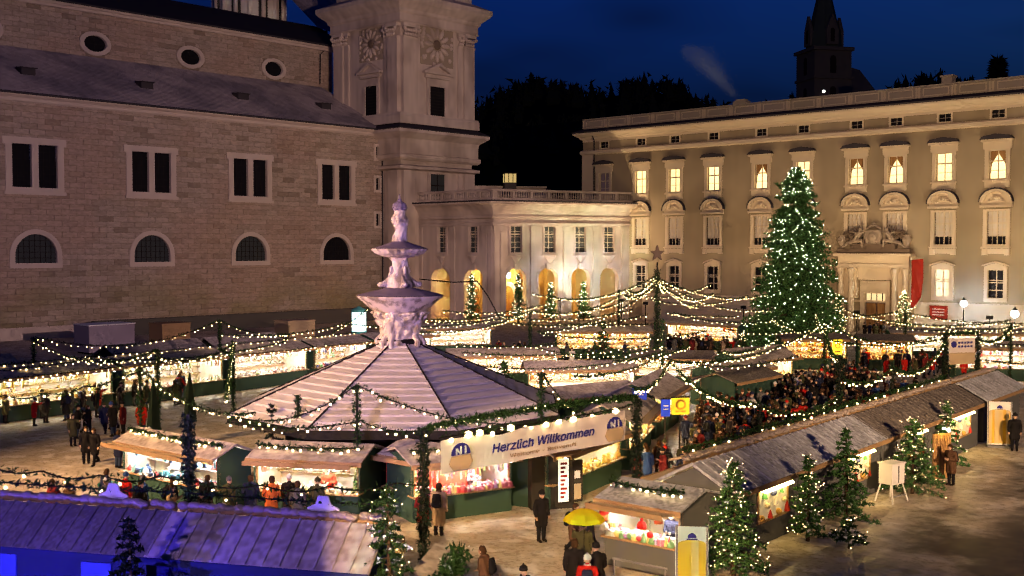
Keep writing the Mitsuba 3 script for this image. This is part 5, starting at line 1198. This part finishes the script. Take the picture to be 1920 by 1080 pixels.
# cabinets, boxes, bins, containers
k = thing('utility_cabinet', 'white cabinet on splayed trestle legs on the wet paving', 'cabinet'); M = frame(15.0, 43.6, 38)
b = MB(); b.box(-.42, .42, -.3, .3, .72, 1.5); b.box(-.46, .46, -.34, .34, 1.5, 1.56); put('body', k, b, 'white', M)
for sx in (-1, 1):
    for sy in (-1, 1): b = MB(); b.tube([(sx * .36, sy * .25, .72), (sx * .52, sy * .4, 0)], .035, 6); put('leg', k, b, 'white', M)
b = MB(); b.box(-.46, .46, -.36, -.32, .25, .29); b.box(-.03, .03, -.325, -.303, .78, 1.44); put('brace', k, b, 'metal', M)
k = thing('wooden_door', 'orange lit wooden door panel standing open at the back of the right row', 'door'); M = frame(18.0, 47.3, 20)
b = MB(); b.box(0, .95, -.05, 0, .1, 2.05); put('leaf', k, b, 'wood', M)
for i in range(5): b = MB(); b.box(.03 + i * .18, .19 + i * .18, -.075, -.052, .14, 2.0); put('plank', k, b, 'wood', M)
b = MB(); b.ball((.5, -.4, 2.25), .08, 1); b.box(.46, .54, -.38, -.05, 2.24, 2.3); put('lamp', k, b, 'amber', M, emit((120, 60, 12), 1.2))
k = thing('waste_bin', 'green waste bin in front of the glove stall', 'bin'); b = MB(); b.lathe([(.26, 0), (.33, .95), (.36, .97), (.36, 1.05), (.05, 1.12)], 16); put('drum', k, b, 'greenbin', frame(-15.4, 42.0)); b = MB(); b.lathe([(.35, .8), (.37, .8), (.37, .88), (.35, .88)], 16); put('band', k, b, 'dark', frame(-15.4, 42.0))
k = thing('menu_board', 'glowing green picture board at the corner of the glove stall', 'board'); M = frame(-15.9, 46.6, -20); b = MB(); b.box(0, 1.0, -.05, 0, 1.3, 2.1); put('panel', k, b, 'greenbin', M, emit((.12, .55, .12), .3)); b = MB(); b.box(.2, .8, -.07, -.055, 1.5, 1.9); b.box(.02, .08, 0.01, .06, 0, 2.1); b.box(.9, .96, 0.01, .06, 0, 2.1); put('frame', k, b, 'dark', M)
for x, y, w, h, d, mt, lb in ((-39.5, 103.5, 4.6, 2.7, 3.0, 'violet', 'pale box van body parked by the church wall'), (-33.2, 105.2, 3.0, 2.7, 2.4, 'plank', 'brown slatted storage crate by the church wall'), (-23.0, 114, 3.4, 2.4, 2.4, 'beige', 'low light storage hut by the church wall near the fountain')):
    k = thing('storage_container', lb, 'container'); M = frame(x, y, u=U1)
    b = MB(); b.box(0, w, 0, d, .2, h); put('body', k, b, mt, M); b = MB(); b.box(-.06, w + .06, -.06, d + .06, h + .002, h + .1); put('lid', k, b, 'snow' if mt == 'violet' else mt, M); b = MB()
    for i in range(6): b.box(0.02, w - .02, -.03, -.003, .3 + i * (h - .5) / 6, .3 + i * (h - .5) / 6 + .1)
    put('slat', k, b, mt, M); b = MB(); b.box(.2, .5, .3, d - .3, 0, .198); b.box(w - .5, w - .2, .3, d - .3, 0, .198); put('skid', k, b, 'dark', M)
b = MB(); b.box(9, 50, -3.2, -2.6, 0, 1.7); b.box(9, 50, -3.3, -2.5, 1.7, 1.85); tag(put('low_wall', None, b, 'gothic', FC), 'low dark wall running along the foot of the church', 'wall')
for i, (x, y, lb) in enumerate(((-17.7, 54.6, 'left of two closed dark parasols by the snowy plaza'), (-16.6, 57.0, 'right of two closed dark parasols by the snowy plaza'))):
    k = thing('closed_parasol', lb, 'parasol'); M = frame(x, y); b = MB(); b.lathe([(.06, 1.0), (.3, 1.05), (.24, 1.8), (.12, 2.9), (.03, 3.5)], 8, wob=.18); put('canopy', k, b, 'firdark', M); b = MB(); b.tube([(0, 0, 0), (0, 0, 3.6)], .035, 6); b.lathe([(.35, 0), (.35, .08), (.05, .1)], 10); put('pole', k, b, 'dark', M)
k = thing('light_column', 'glowing turquoise white advertising column left of the fountain shaft', 'column'); M = frame(-12.9, 93.5); b = MB(); b.lathe([(.02, 3.0), (.6, 3.0), (.6, 4.6), (.02, 4.6)], 14); put('glass', k, b, 'white', M, emit((1.3, 2.1, 2.0), .4)); b = MB(); b.lathe([(.65, 0), (.65, 2.99)], 12); b.lathe([(.64, 4.61), (.66, 4.8), (.02, 5.1)], 12); put('body', k, b, 'turquoise', M)
k = thing('yellow_umbrella', 'open yellow umbrella carried in the entrance gap', 'umbrella'); M = frame(2.15, 32.9, 0, 0); b = MB(); b.lathe([(.64, 1.86), (.58, 1.98), (.4, 2.12), (.18, 2.2), (.02, 2.22)], 8); put('canopy', k, b, 'yellowcloth', M); b = MB(); b.tube([(0, 0, 1.15), (0, 0, 2.28)], .014, 6); b.tube([(0, 0, 1.15), (.0, -.05, 1.08), (0, -.09, 1.13)], .018, 6); put('shaft', k, b, 'dark', M)
for i in range(8): a = i * math.pi / 4; b = MB(); b.tube([(0, 0, 2.19), (.38 * math.cos(a), .38 * math.sin(a), 2.1), (.63 * math.cos(a), .63 * math.sin(a), 1.855)], .008, 4); put('rib', k, b, 'dark', M)
k = thing('barrier_pole', 'dark sloping barrier rail beside the snowy ramp at the entrance', 'barrier'); b = MB(); b.tube([(-1.75, 27.6, .35), (-1.15, 29.6, 1.0)], .04, 6); put('rail', k, b, 'dark'); b = MB(); b.tube([(-1.72, 27.7, 0), (-1.72, 27.7, .36)], .03, 5); b.tube([(-1.2, 29.45, 0), (-1.2, 29.45, .95)], .03, 5); put('post', k, b, 'dark')
k = thing('handrail', 'low metal handrail in front of the corner stall', 'handrail'); b = MB(); b.tube([(2.95, 32.3, .9), (4.4, 31.2, .9)], .035, 6); put('rail', k, b, 'metal'); b = MB(); b.tube([(3.0, 32.27, 0), (3.0, 32.27, .9)], .03, 5); b.tube([(4.35, 31.24, 0), (4.35, 31.24, .9)], .03, 5); put('post', k, b, 'metal')
k = thing('overhead_cable', 'black power cable hanging across the arcade front', 'cable'); b = MB(); b.tube([(-11, 132, 6.3), (-7, 133, 5.9), (-4.2, 134, 6.0), (-2.9, 134, 4.2), (-1.2, 134, 1.0)], .07, 5); put('cord', k, b, 'black')
k = thing('snowy_ramp', 'snow dusted fir trimmed wooden ramp side at the end of the violet stall', 'ramp'); b = MB(); b.hexa([(-3.15, 27.2, 0), (-3.15, 27.2, 1.25), (-2.2, 31.6, 0), (-2.2, 31.6, 1.55), (-2.2, 26.9, 0), (-2.2, 26.9, .9), (-1.5, 31.2, 0), (-1.5, 31.2, 1.35)]); put('deck', k, b, 'snowroof')
b = MB(); rg = np.random.default_rng(9); t = rg.uniform(0, 1, 900); b.tufts(np.stack([-2.2 + .75 * t + rg.normal(0, .16, 900), 26.9 + 4.4 * t, .95 + .42 * t + rg.normal(0, .12, 900)], 1), .2, rg); put('greenery', k, b, 'fir')
b = MB(); t = rg.uniform(0, 1, 70); b.tufts(np.stack([-2.2 + .75 * t + rg.normal(0, .18, 70), 26.9 + 4.4 * t, 1.08 + .42 * t + rg.normal(0, .1, 70)], 1), .1, rg, flat=.8, slim=.9); put('snow', k, b, 'snow')

# ------------------------------------------------------------------ trees
def fir(x, y, h, rad, label, n_br, per, leaf, bulbs=0, br=.05, bulb_c=(9.0, 5.6, 2.3), m='fir', seed=1, z0=.35, snow=0, cat='fir tree', group=None, name='fir_tree', bw=1.0, pw=.85, tight=1.0):
    rg = np.random.default_rng(seed); t = thing(name, label, cat, group); M = frame(x, y)
    b = MB(); b.tube([(0, 0, 0), (.01 * h, 0, h * .5), (0, 0, h * .99)], h * .018 + .02, 8, r1=.012); put('trunk', t, b, 'bark', M)
    cr, lim = MB(), MB(); tips = []; pts = []
    for i in range(n_br):
        u = (i + rg.uniform(0, 1)) / n_br; z = z0 + (h - z0) * u ** 1.0 * .985
        L = rad * (1 - u) ** pw * rg.uniform(.62, 1.12) + .08; a = i * 2.399 + rg.normal(0, .25); lift = rg.uniform(-.05, .22) if u < .8 else rg.uniform(.2, .7)
        s = np.linspace(0, 1, 6); P_ = np.stack([L * s * math.cos(a), L * s * math.sin(a), z + L * (lift * s - .38 * s * s + .16 * s ** 3)], 1)
        if i % 2 == 0 or n_br < 200: lim.tube(P_[::2], .012 * h * .25 + .01, 4, r1=.006)
        k = max(4, int(per * (.35 + L / rad))); q = rg.uniform(.08, 1.04, k) ** .75
        c = np.stack([np.interp(q, s, P_[:, j]) for j in range(3)], 1); side = rg.normal(0, .13, k) * L * (1.15 - q * .6) * tight
        c[:, 0] += -math.sin(a) * side; c[:, 1] += math.cos(a) * side; c[:, 2] += rg.normal(-.03, .04, k) * L
        pts.append(c); tips += [P_[5], P_[4] + (rg.normal(0, .1), rg.normal(0, .1), .05), P_[3] + (rg.normal(0, .2), rg.normal(0, .2), .08)]
    A = np.vstack(pts); d = A.copy(); d[:, 2] = 0; cr.tufts(A, leaf, rg, flat=.35, slim=.5); put('branch', t, lim, 'bark', M); q = put('crown', t, cr, m, M)
    if snow:
        b = MB(); b.tufts(A[rg.integers(0, len(A), snow)] + (0, 0, leaf * .3), leaf * .9, rg, flat=.85, slim=.9); put('snow', t, b, 'snow', M)
    if bulbs:
        b = MB(); tips = np.array(tips); c = tips[rg.integers(0, len(tips), bulbs)] * (1.0, 1.0, 1) + rg.normal(0, .06, (bulbs, 3))
        for p in c: b.ball(p, br * rg.uniform(.7, 1.25), 0)
        q = put('bulbs', t, b, 'white', M, emit(bulb_c, bw)); labels[q] = {'kind': 'stuff'}
    return t


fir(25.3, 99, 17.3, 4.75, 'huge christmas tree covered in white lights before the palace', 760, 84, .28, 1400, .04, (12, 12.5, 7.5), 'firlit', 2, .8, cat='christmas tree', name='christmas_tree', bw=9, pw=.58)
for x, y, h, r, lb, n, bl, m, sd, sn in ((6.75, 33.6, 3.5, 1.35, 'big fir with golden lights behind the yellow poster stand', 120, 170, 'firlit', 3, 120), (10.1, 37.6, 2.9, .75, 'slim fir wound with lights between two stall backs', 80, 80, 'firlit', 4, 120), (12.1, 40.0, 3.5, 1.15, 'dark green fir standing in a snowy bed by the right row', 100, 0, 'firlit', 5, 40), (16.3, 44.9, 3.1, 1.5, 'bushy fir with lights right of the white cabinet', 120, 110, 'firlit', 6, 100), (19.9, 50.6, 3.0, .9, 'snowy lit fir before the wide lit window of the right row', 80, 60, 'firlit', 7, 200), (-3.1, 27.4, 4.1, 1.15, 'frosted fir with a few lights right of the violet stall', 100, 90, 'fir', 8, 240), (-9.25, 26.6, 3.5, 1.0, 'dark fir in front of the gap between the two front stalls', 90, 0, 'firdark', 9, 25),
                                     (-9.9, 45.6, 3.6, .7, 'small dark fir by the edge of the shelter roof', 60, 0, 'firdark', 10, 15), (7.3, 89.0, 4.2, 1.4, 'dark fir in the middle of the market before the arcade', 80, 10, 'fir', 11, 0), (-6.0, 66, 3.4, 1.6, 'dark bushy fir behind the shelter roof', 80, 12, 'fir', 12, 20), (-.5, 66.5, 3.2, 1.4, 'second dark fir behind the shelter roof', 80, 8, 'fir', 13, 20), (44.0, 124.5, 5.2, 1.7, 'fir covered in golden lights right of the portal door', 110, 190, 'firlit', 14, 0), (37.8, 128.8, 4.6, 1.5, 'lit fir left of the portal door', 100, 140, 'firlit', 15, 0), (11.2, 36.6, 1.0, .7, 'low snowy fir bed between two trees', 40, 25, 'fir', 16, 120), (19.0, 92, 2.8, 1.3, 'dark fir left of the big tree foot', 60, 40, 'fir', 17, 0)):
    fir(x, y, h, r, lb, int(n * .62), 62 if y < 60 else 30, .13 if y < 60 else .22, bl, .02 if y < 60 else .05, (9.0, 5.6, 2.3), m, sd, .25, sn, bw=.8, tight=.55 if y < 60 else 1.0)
for F, c, lb in ((FAL, LL - 3.0, 'first'), (FAR, 3.0, 'second'), (FAR, 7.9, 'third'), (FAR, 13.0, 'fourth')):
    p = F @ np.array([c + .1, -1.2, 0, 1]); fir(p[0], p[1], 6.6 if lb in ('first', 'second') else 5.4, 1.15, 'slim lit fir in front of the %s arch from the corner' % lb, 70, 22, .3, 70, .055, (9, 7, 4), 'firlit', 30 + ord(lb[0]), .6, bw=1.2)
fir(0.9, 167, 3.2, 1.2, 'pale bare bush beside the terrace pavilion', 40, 10, .3, 0, seed=40, m='sculpt'); scene_k = list(labels)[-1]
for i, (x, y, h, r, lb) in enumerate(((150, 345, 26, 7.0, 'far dark round tree on the hill at the upper right'), (138, 350, 20, 4.0, 'far thin dark tree left of the round one on the hill'))):
    fir(x, y, h + 42, r, lb, 160, 60, 2.4, 0, seed=50 + i, m='hilltree', z0=42 if i else 44)

# ------------------------------------------------------------------ people
def hull_chain(bones, seg):
    out = []
    for p, q, r0, r1 in bones:
        out.append(m3.Manifold.batch_hull([m3.Manifold.sphere(r0, seg).translate([float(c) for c in p]), m3.Manifold.sphere(r1, seg).translate([float(c) for c in q])]))
    return m3.Manifold.batch_boolean(out, m3.OpType.Add)


def smoothed(man, edge, it=5):
    m = man.refine_to_length(edge).to_mesh(); t = trimesh.Trimesh(m.vert_properties[:, :3], m.tri_verts, process=True); t.merge_vertices()
    trimesh.smoothing.filter_taubin(t, iterations=it); return np.array(t.vertices), np.array(t.faces)


def figure(arms, legs, lean=0.0, head=0.0, fine=False, skirt=.62):
    """arms: ((elbow, wrist) left, right); legs: ((knee, ankle) left, right); faces -y; height 1.72 m"""
    seg = 12 if fine else 8; ed = .045 if fine else .085
    hip, ch, nk = np.array([0, 0, .93]), np.array([0, -.06 * lean, 1.33]), np.array([0, -.12 * lean, 1.47]); hd = np.array([0, -.14 * lean - .02, 1.61])
    B, C, L_, S = [], [], [], []
    for s, (el, wr), (kn, an) in ((-1, arms[0], legs[0]), (1, arms[1], legs[1])):
        sh = ch + (s * .185, 0, .06); hp = hip + (s * .085, 0, -.02); el, wr, kn, an = map(np.array, (el, wr, kn, an))
        B += [(ch, sh, .13, .075), (sh, el, .058, .046), (el, wr, .044, .03), (hp, kn, .085, .055), (kn, an, .055, .038)]
        C += [(ch + (0, 0, -.03), sh, .165, .098), (sh, el, .092, .076), (el, wr + (el - wr) * .1, .074, .058), (hip + (s * .06, 0, .05), hip * 1 + (s * .085, kn[1] * .25, -.93 + skirt), .165, .15)]
        L_ += [(hp, kn, .108, .082), (kn, an + (0, 0, .02), .08, .062)]
        S += [(an + (0, .02, -.02), an + (0, -.15, -.04), .058, .042), (an + (0, 0, .1), an, .06, .058)]
    B += [(hip, ch, .13, .15), (nk, hd, .05, .06)]; C += [(hip + (0, 0, .02), ch, .175, .18), (ch, nk + (0, .01, .01), .15, .085)]
    ha = np.array([math.sin(head), -math.cos(head), 0.0]); rt_ = np.array([ha[1], -ha[0], 0])
    B += [(hd + (0, 0, .03), hd + ha * .03 + (0, 0, -.055), .093, .062), (hd + ha * .085 + (0, 0, .0), hd + ha * .105 + (0, 0, -.025), .014, .018), (hd + rt_ * .088, hd + rt_ * .09 + (0, 0, -.03), .02, .015), (hd - rt_ * .088, hd - rt_ * .09 + (0, 0, -.03), .02, .015)]
    v, f = smoothed(hull_chain(B, seg), ed); bm = MB(); bm.add(v, f)
    hands = []
    for s, (el, wr) in ((-1, arms[0]), (1, arms[1])):
        el, wr = np.array(el), np.array(wr); d = (wr - el) / np.linalg.norm(wr - el); e = np.cross(d, [0, -1, .2]); e /= np.linalg.norm(e); g = np.cross(e, d)
        pl = wr + d * .05; hs = [(wr - d * .02, pl + e * .022, .026, .022), (wr - d * .02, pl - e * .022, .026, .022)]
        for k, (o, ln) in enumerate(((-.033, .058), (-.011, .07), (.011, .066), (.033, .05))): a0 = pl + e * o + d * .015; a1 = a0 + d * ln * .6; hs += [(a0, a1, .0105, .0095), (a1, a1 + d * ln * .4 + g * ln * .35, .0095, .008)]
        hs.append((wr + d * .02 - e * .025 * s, wr + d * .06 - e * .055 * s + g * .015, .013, .01)); hands.append(hull_chain(hs, 8 if fine else 6))
    for hnd in hands: mm = hnd.to_mesh(); bm.add(mm.vert_properties[:, :3], mm.tri_verts)
    # nose, chin and ears are in the body mesh; hair, cap and scarf apart
    hat = MB(); hat.lathe([(.112, 0), (.115, .04), (.1, .1), (.05, .135), (.01, .142)], 12, hd + (0, .012, .035)); hat.ball(hd + (0, .012, .19), .03, 1)
    hair = hull_chain([(hd + (0, .015, .05), hd + (0, .035, -.02), .104, .1)], 10) - hull_chain([(hd + ha * .09 + (0, 0, -.02), hd + ha * .12 + (0, 0, -.1), .085, .09)], 10)
    hm = hair.to_mesh()
    sv, sf = smoothed(hull_chain(C, seg), ed * 1.15); lv, lf = smoothed(hull_chain(L_, seg), ed * 1.2)
    sm = hull_chain(S, 8).to_mesh(); sc_ = MB(); sc_.lathe([(.07, -.02), (.1, .0), (.098, .05), (.065, .06)], 10, nk + (0, 0, .0))
    return dict(body=P(bm, smooth=50), coat=P((sv, sf), smooth=True), trousers=P((lv, lf), smooth=True), boots=P((sm.vert_properties[:, :3], sm.tri_verts), smooth=45), hat=P(hat, smooth=45), hair=P((hm.vert_properties[:, :3], hm.tri_verts), smooth=45), scarf=P(sc_))


ST = (((-.1, .0, .5), (-.1, .02, .09)), ((.1, 0, .5), (.1, .02, .09)))
WK = (((-.09, -.14, .52), (-.09, -.16, .1)), ((.09, .06, .5), (.09, .32, .18)))
W2 = (((-.09, .1, .5), (-.1, .34, .2)), ((.1, -.12, .52), (.1, -.2, .1)))
DN = (((-.25, .02, 1.12), (-.25, -.07, .9)), ((.25, .02, 1.12), (.25, -.07, .9)))
HF = (((-.26, -.02, 1.12), (-.09, -.26, 1.16)), ((.26, -.02, 1.12), (.09, -.27, 1.14)))
CUP = (((-.26, .0, 1.12), (-.24, -.1, .92)), ((.27, -.05, 1.13), (.12, -.28, 1.27)))
SW = (((-.26, -.1, 1.14), (-.24, -.3, 1.0)), ((.26, .1, 1.14), (.27, .18, .92)))
PT = (((-.26, -.02, 1.12), (-.24, -.1, .9)), ((.27, -.2, 1.3), (.22, -.45, 1.4)))
POSES = [figure(DN, ST, .1), figure(HF, ST, .5, .4), figure(SW, WK, .5), figure(CUP, ST, .2, -.5), figure(DN, W2, .4, .3), figure(HF, ST, .9, -.3), figure(PT, ST, .3), figure(DN, ST, .2, .9, skirt=.45)]
FINE = [figure(DN, ST, .1, fine=True), figure(HF, ST, .5, .4, True), figure(SW, WK, .5, fine=True), figure(CUP, ST, .2, -.5, True), figure(DN, W2, .4, .3, True), figure(HF, ST, .9, -.3, True), figure(PT, ST, .3, fine=True), figure(DN, ST, .2, .9, True, .45)]


bg_ = hull_chain([((-.1, .22, 1.05), (-.08, .2, 1.38), .07, .06), ((.1, .22, 1.05), (.08, .2, 1.38), .07, .06), ((-.1, .24, 1.08), (.1, .24, 1.08), .08, .08)], 8).hull().to_mesh(); BAG = P((bg_.vert_properties[:, :3], bg_.tri_verts), smooth=45)


def person(x, y, yaw, pose, coat, label, legs='darktrousers', hat=None, hair='hairbrown', scarf=None, h=1.0, group=None, fine=True, z=0.0):
    t = thing('person', label, 'person', group); M = frame(x, y, yaw, z) @ tr(s=h); S = (FINE if fine else POSES)[pose]
    key = t; d = dict(S['body']); d['bsdf'] = {'type': 'ref', 'id': 'mat_skin'}; d['to_world'] = T4(M); scene[key] = d
    put('coat', t, S['coat'], 'coat_' + coat, M); put('trousers', t, S['trousers'], legs, M); put('boots', t, S['boots'], 'boots', M)
    if hat: put('hat', t, S['hat'], 'coat_' + hat, M)
    else: put('hair', t, S['hair'], hair, M)
    if (x * 7.3 + y * 3.1) % 1 < .3: put('backpack', t, BAG, legs if legs != 'jeans' else 'coat_navy', M)
    if scarf: put('scarf', t, S['scarf'], 'coat_' + scarf, M)


for a in ((-19.75, 51.2, 20, 0, 'black', 'left of three dark figures standing together on the snowy plaza'), (-19.15, 50.7, -20, 4, 'black', 'middle of three dark figures standing together on the snowy plaza'), (-17.9, 50.2, 150, 0, 'navy', 'person in navy jacket and jeans standing on the snowy plaza', 'jeans'), (-16.7, 50.8, 60, 3, 'beige', 'pale clad person beside the glove stall corner', 'darktrousers', 'white'),
          (-2.55, 38.3, 165, 7, 'beige', 'person in long beige coat at the bright stall under the banner', 'darktrousers', None, 'hairbrown', 'brown', 1.05), (-3.1, 38.3, 190, 1, 'maroon', 'person in dark red jacket left of the beige coat at the bright stall', 'darktrousers', 'black', 'hairbrown', None, .92), (1.0, 37.5, 30, 0, 'black', 'person all in black standing alone in the entrance gap', 'darktrousers', 'black'), (2.0, 35.7, 60, 2, 'brown', 'person in brown coat walking through the entrance gap'), (2.5, 35.9, 70, 4, 'grey', 'person in grey coat walking behind the brown coat'),
          (2.02, 29.5, 175, 1, 'red', 'person in bright red jacket and white cap in the foreground', 'jeans', 'white', 'hairbrown', 'white', 1.0), (1.75, 30.9, 170, 4, 'black', 'dark coated person left behind the red jacket', 'darktrousers', None, 'hairbrown', None, 1.04), (2.35, 30.4, 200, 2, 'black', 'dark coated person right of the red jacket', 'jeans', 'black', 'hairbrown', None, 1.05), (2.15, 33.1, 185, 6, 'olive', 'person carrying the yellow umbrella', 'darktrousers', 'black'),
          (.25, 28.6, 40, 2, 'black', 'dark figure striding across the foreground at the bottom', 'darktrousers', 'black'), (-.75, 30.5, 250, 2, 'brown', 'brown clad figure walking away left in the foreground'), (24.75, 54.4, -20, 0, 'black', 'left of two dark uniformed figures by the right edge poster', 'darktrousers', 'black', 'hairbrown', None, 1.06), (25.75, 54.7, 30, 0, 'black', 'right of two dark uniformed figures by the right edge poster', 'darktrousers', 'black', 'hairbrown', None, 1.06), (18.5, 46.5, -60, 1, 'brown', 'person in brown coat beside the orange lit wooden door', 'darktrousers', None),
          (-11.1, 38.0, 170, 1, 'black', 'person in black at the left of the food stall queue'), (-10.2, 37.5, 150, 0, 'olive', 'person in olive coat in the food stall queue', 'darktrousers', 'grey'), (-9.5, 38.0, 190, 3, 'navy', 'person in navy in the food stall queue'), (-8.6, 37.2, 180, 5, 'orange', 'person in glowing orange red jacket at the food stall', 'darktrousers', None, 'hairbrown', None, 1.05), (-7.6, 36.9, 175, 0, 'grey', 'person in grey brown coat right of the orange jacket', 'darktrousers', None), (-7.0, 37.3, 160, 1, 'olive', 'stout person in dark green coat at the right of the food stall', 'darktrousers', 'olive'), (-8.1, 37.9, 185, 7, 'black', 'person in black close to the food stall counter', 'darktrousers', 'white'),
          (-15.2, 41.2, 140, 1, 'navy', 'person in navy coat looking at the glove stall', 'jeans'), (-14.2, 40.5, 150, 3, 'red', 'person in red anorak at the glove stall', 'jeans', 'blue'), (-13.4, 40.0, 140, 0, 'blue', 'person in blue jacket at the glove stall', 'darktrousers', 'grey'), (-12.3, 38.9, 150, 5, 'black', 'person in black bent over the glove stall counter'), (-14.6, 37.6, 20, 0, 'grey', 'person in grey striped pullover behind the front stalls', 'darktrousers', 'white'), (-13.2, 36.9, 60, 4, 'black', 'person in black walking behind the front stalls'), (-16.4, 37.3, -40, 2, 'maroon', 'person in dark red coat walking left behind the front stalls'), (-15.6, 36.7, -30, 1, 'brown', 'person in brown coat beside the dark red coat'), (-11.9, 36.3, 100, 3, 'beige', 'person in beige coat near the front post'), (-10.6, 35.2, 80, 0, 'black', 'dark figure close to the front post', 'darktrousers', 'black'), (-21.6, 43.5, 60, 2, 'black', 'dark figure at the left edge of the snowy plaza'), (-21.2, 41.8, 100, 0, 'grey', 'grey clad figure at the left edge of the snowy plaza')):
    if a[0] < -6 and 34.9 < a[1] < 39.4: a = (a[0], min(a[1] + 2.2, 40.1 if a[0] > -11.6 else 39.7), *a[2:])
    person(*a)
for F_, x, c, lb in ((FA_, 2.2, 'white', 'vendor in white jacket inside the glove and scarf stall'), (FB_, 2.6, 'red', 'vendor in red jacket inside the food stall before the fountain'), (FC_, 3.0, 'grey', 'vendor in grey inside the bright stall under the banner'), (FD_, 3.2, 'beige', 'vendor in beige inside the gingerbread stall'), (FE_, 1.9, 'navy', 'vendor in navy inside the corner stall')):
    p = F_ @ np.array([x, 1.05, 0, 1]); person(p[0], p[1], math.degrees(math.atan2(F_[1, 0], F_[0, 0])), 1, c, lb, 'darktrousers', 'black')
rp = np.random.default_rng(77)
CC = ['black'] * 12 + ['navy'] * 5 + ['brown'] * 5 + ['grey'] * 4 + ['maroon'] * 2 + ['olive'] * 4 + ['red'] * 2 + ['beige', 'blue', 'white']


def crowd(poly, n, where, dmin=.52, yaw0=None, mass=0):
    from shapely.geometry import Point
    x0, y0, x1, y1 = poly.bounds; got = []; tries = 0
    while len(got) < n + mass and tries < 30000:
        tries += 1; p = np.array([rp.uniform(x0, x1), rp.uniform(y0, y1)])
        if not poly.contains(Point(p)) or any(np.hypot(*(p - g)) < dmin for g in got): continue
        got.append(p)
    got.sort(key=lambda p: p[1]); rest = MB()
    for i, p in enumerate(got):
        c = CC[rp.integers(0, len(CC))]; hat = CC[rp.integers(0, len(CC))] if rp.uniform() < .5 else None; yaw = rp.uniform(0, 360) if yaw0 is None else yaw0 + rp.normal(0, 35)
        pose, lg, sc, h = int(rp.integers(0, 8)), 'jeans' if rp.uniform() < .3 else 'darktrousers', CC[rp.integers(0, len(CC))] if rp.uniform() < .35 else None, rp.uniform(.9, 1.07)
        if i < n: person(p[0], p[1], yaw, pose, c, ('person in %s coat ' % ('dark ' + c if c in ('maroon',) else c)) + where, lg, hat, 'hairbrown', sc, h, where.strip(), fine=False)
        else:
            M = frame(p[0], p[1], yaw) @ tr(s=h)
            for nm, col in (('body', (.5, .32, .23)), ('coat', COATS[c]), ('trousers', (.012, .012, .014)), ('boots', (.015, .012, .01)), ('hat' if hat else 'hair', COATS[hat] if hat else (.05, .028, .015))):
                v, f = meshkit.WRITTEN[POSES[pose][nm]['filename']][:2]; rest.add(v @ M[:3, :3].T + M[:3, 3], f, col)
    if mass: tag(put('crowd', None, rest, 'any', color=True), 'far end of the dense crowd in the alley, read as one mass', kind='stuff')


crowd(Polygon([(7.0, 47.6), (8.4, 45.2), (18.3, 57.4), (25.2, 66.2), (25.5, 84), (21.5, 78), (15.5, 70.5), (11.5, 65), (8.7, 56)]), 105, 'in the dense crowd filling the alley', mass=165)
crowd(Polygon([(-34, 58.5), (-30, 57), (-20.5, 71), (-22, 73.5)]), 26, 'along the row of stalls by the church', .7, 145)
crowd(Polygon([(-23.5, 56), (-20.8, 55), (-19.5, 60), (-22.5, 62)]), 9, 'on the snowy plaza at the left', .7)
crowd(Polygon([(14.3, 103), (20, 99), (22.5, 103), (15.5, 109)]), 36, 'before the orange stall at the palace foot', .55)
crowd(Polygon([(26, 86), (34, 80), (38, 92), (30, 96)]), 26, 'between the big tree and the portal', .7)
crowd(Polygon([(-4, 90), (8, 92), (12, 98), (-2, 100)]), 22, 'in front of the arcade stalls', .7)
crowd(Polygon([(38.5, 122.5), (43.5, 119), (44.5, 121), (39.5, 125)]), 14, 'at the palace portal', .6)
crowd(Polygon([(4.5, 46.2), (6.3, 44.6), (8.2, 46.5), (7.4, 48.6)]), 8, 'in front of the gingerbread stall', .55)
crowd(Polygon([(-7, 72), (-2, 70), (0, 76), (-6, 78)]), 12, 'behind the fountain shelter', .7)

# ------------------------------------------------------------------ smoke from the palace chimney: a faint drifting plume
gx, gy, gz = np.meshgrid(np.linspace(0, 1, 24), np.linspace(0, 1, 12), np.linspace(0, 1, 24), indexing='ij')
ax = 1 - gz * .92; rad_ = .05 + .28 * gz
den = np.exp(-(((gx - ax * .85 - .06) / rad_) ** 2 + ((gy - .5) / (rad_ * 1.2)) ** 2) * 2.0) * (1 - gz) ** .8 * np.clip(gz * 12, 0, 1)
den *= .5 + meshkit.fbm(np.stack([gx * 4, gy * 3, gz * 4], -1), 3, 2)
den[[0, -1]] = 0; den[:, [0, -1]] = 0; den[:, :, [0, -1]] = 0
sp = FP @ np.array([-19.2, .8, 29.3, 1])
scene['smoke_medium'] = {'type': 'heterogeneous', 'albedo': rgb((.62, .82, .98)), 'scale': 1.3,
                         'sigma_t': {'type': 'gridvolume', 'grid': mi.VolumeGrid((den * .55).transpose(2, 1, 0).astype(np.float32)), 'to_world': T4().translate([float(sp[0] - 8.0), float(sp[1] - 2), float(sp[2])]).scale([8.6, 4, 7.5])}}
scene['smoke'] = {'type': 'cube', 'to_world': T4().translate([float(sp[0] - 3.7), float(sp[1]), float(sp[2] + 3.75)]).scale([4.3, 2, 3.75]), 'bsdf': {'type': 'null'}, 'interior': {'type': 'ref', 'id': 'smoke_medium'}}
tag('smoke', 'faint plume of smoke drifting left from the palace chimney', 'smoke', kind='stuff')
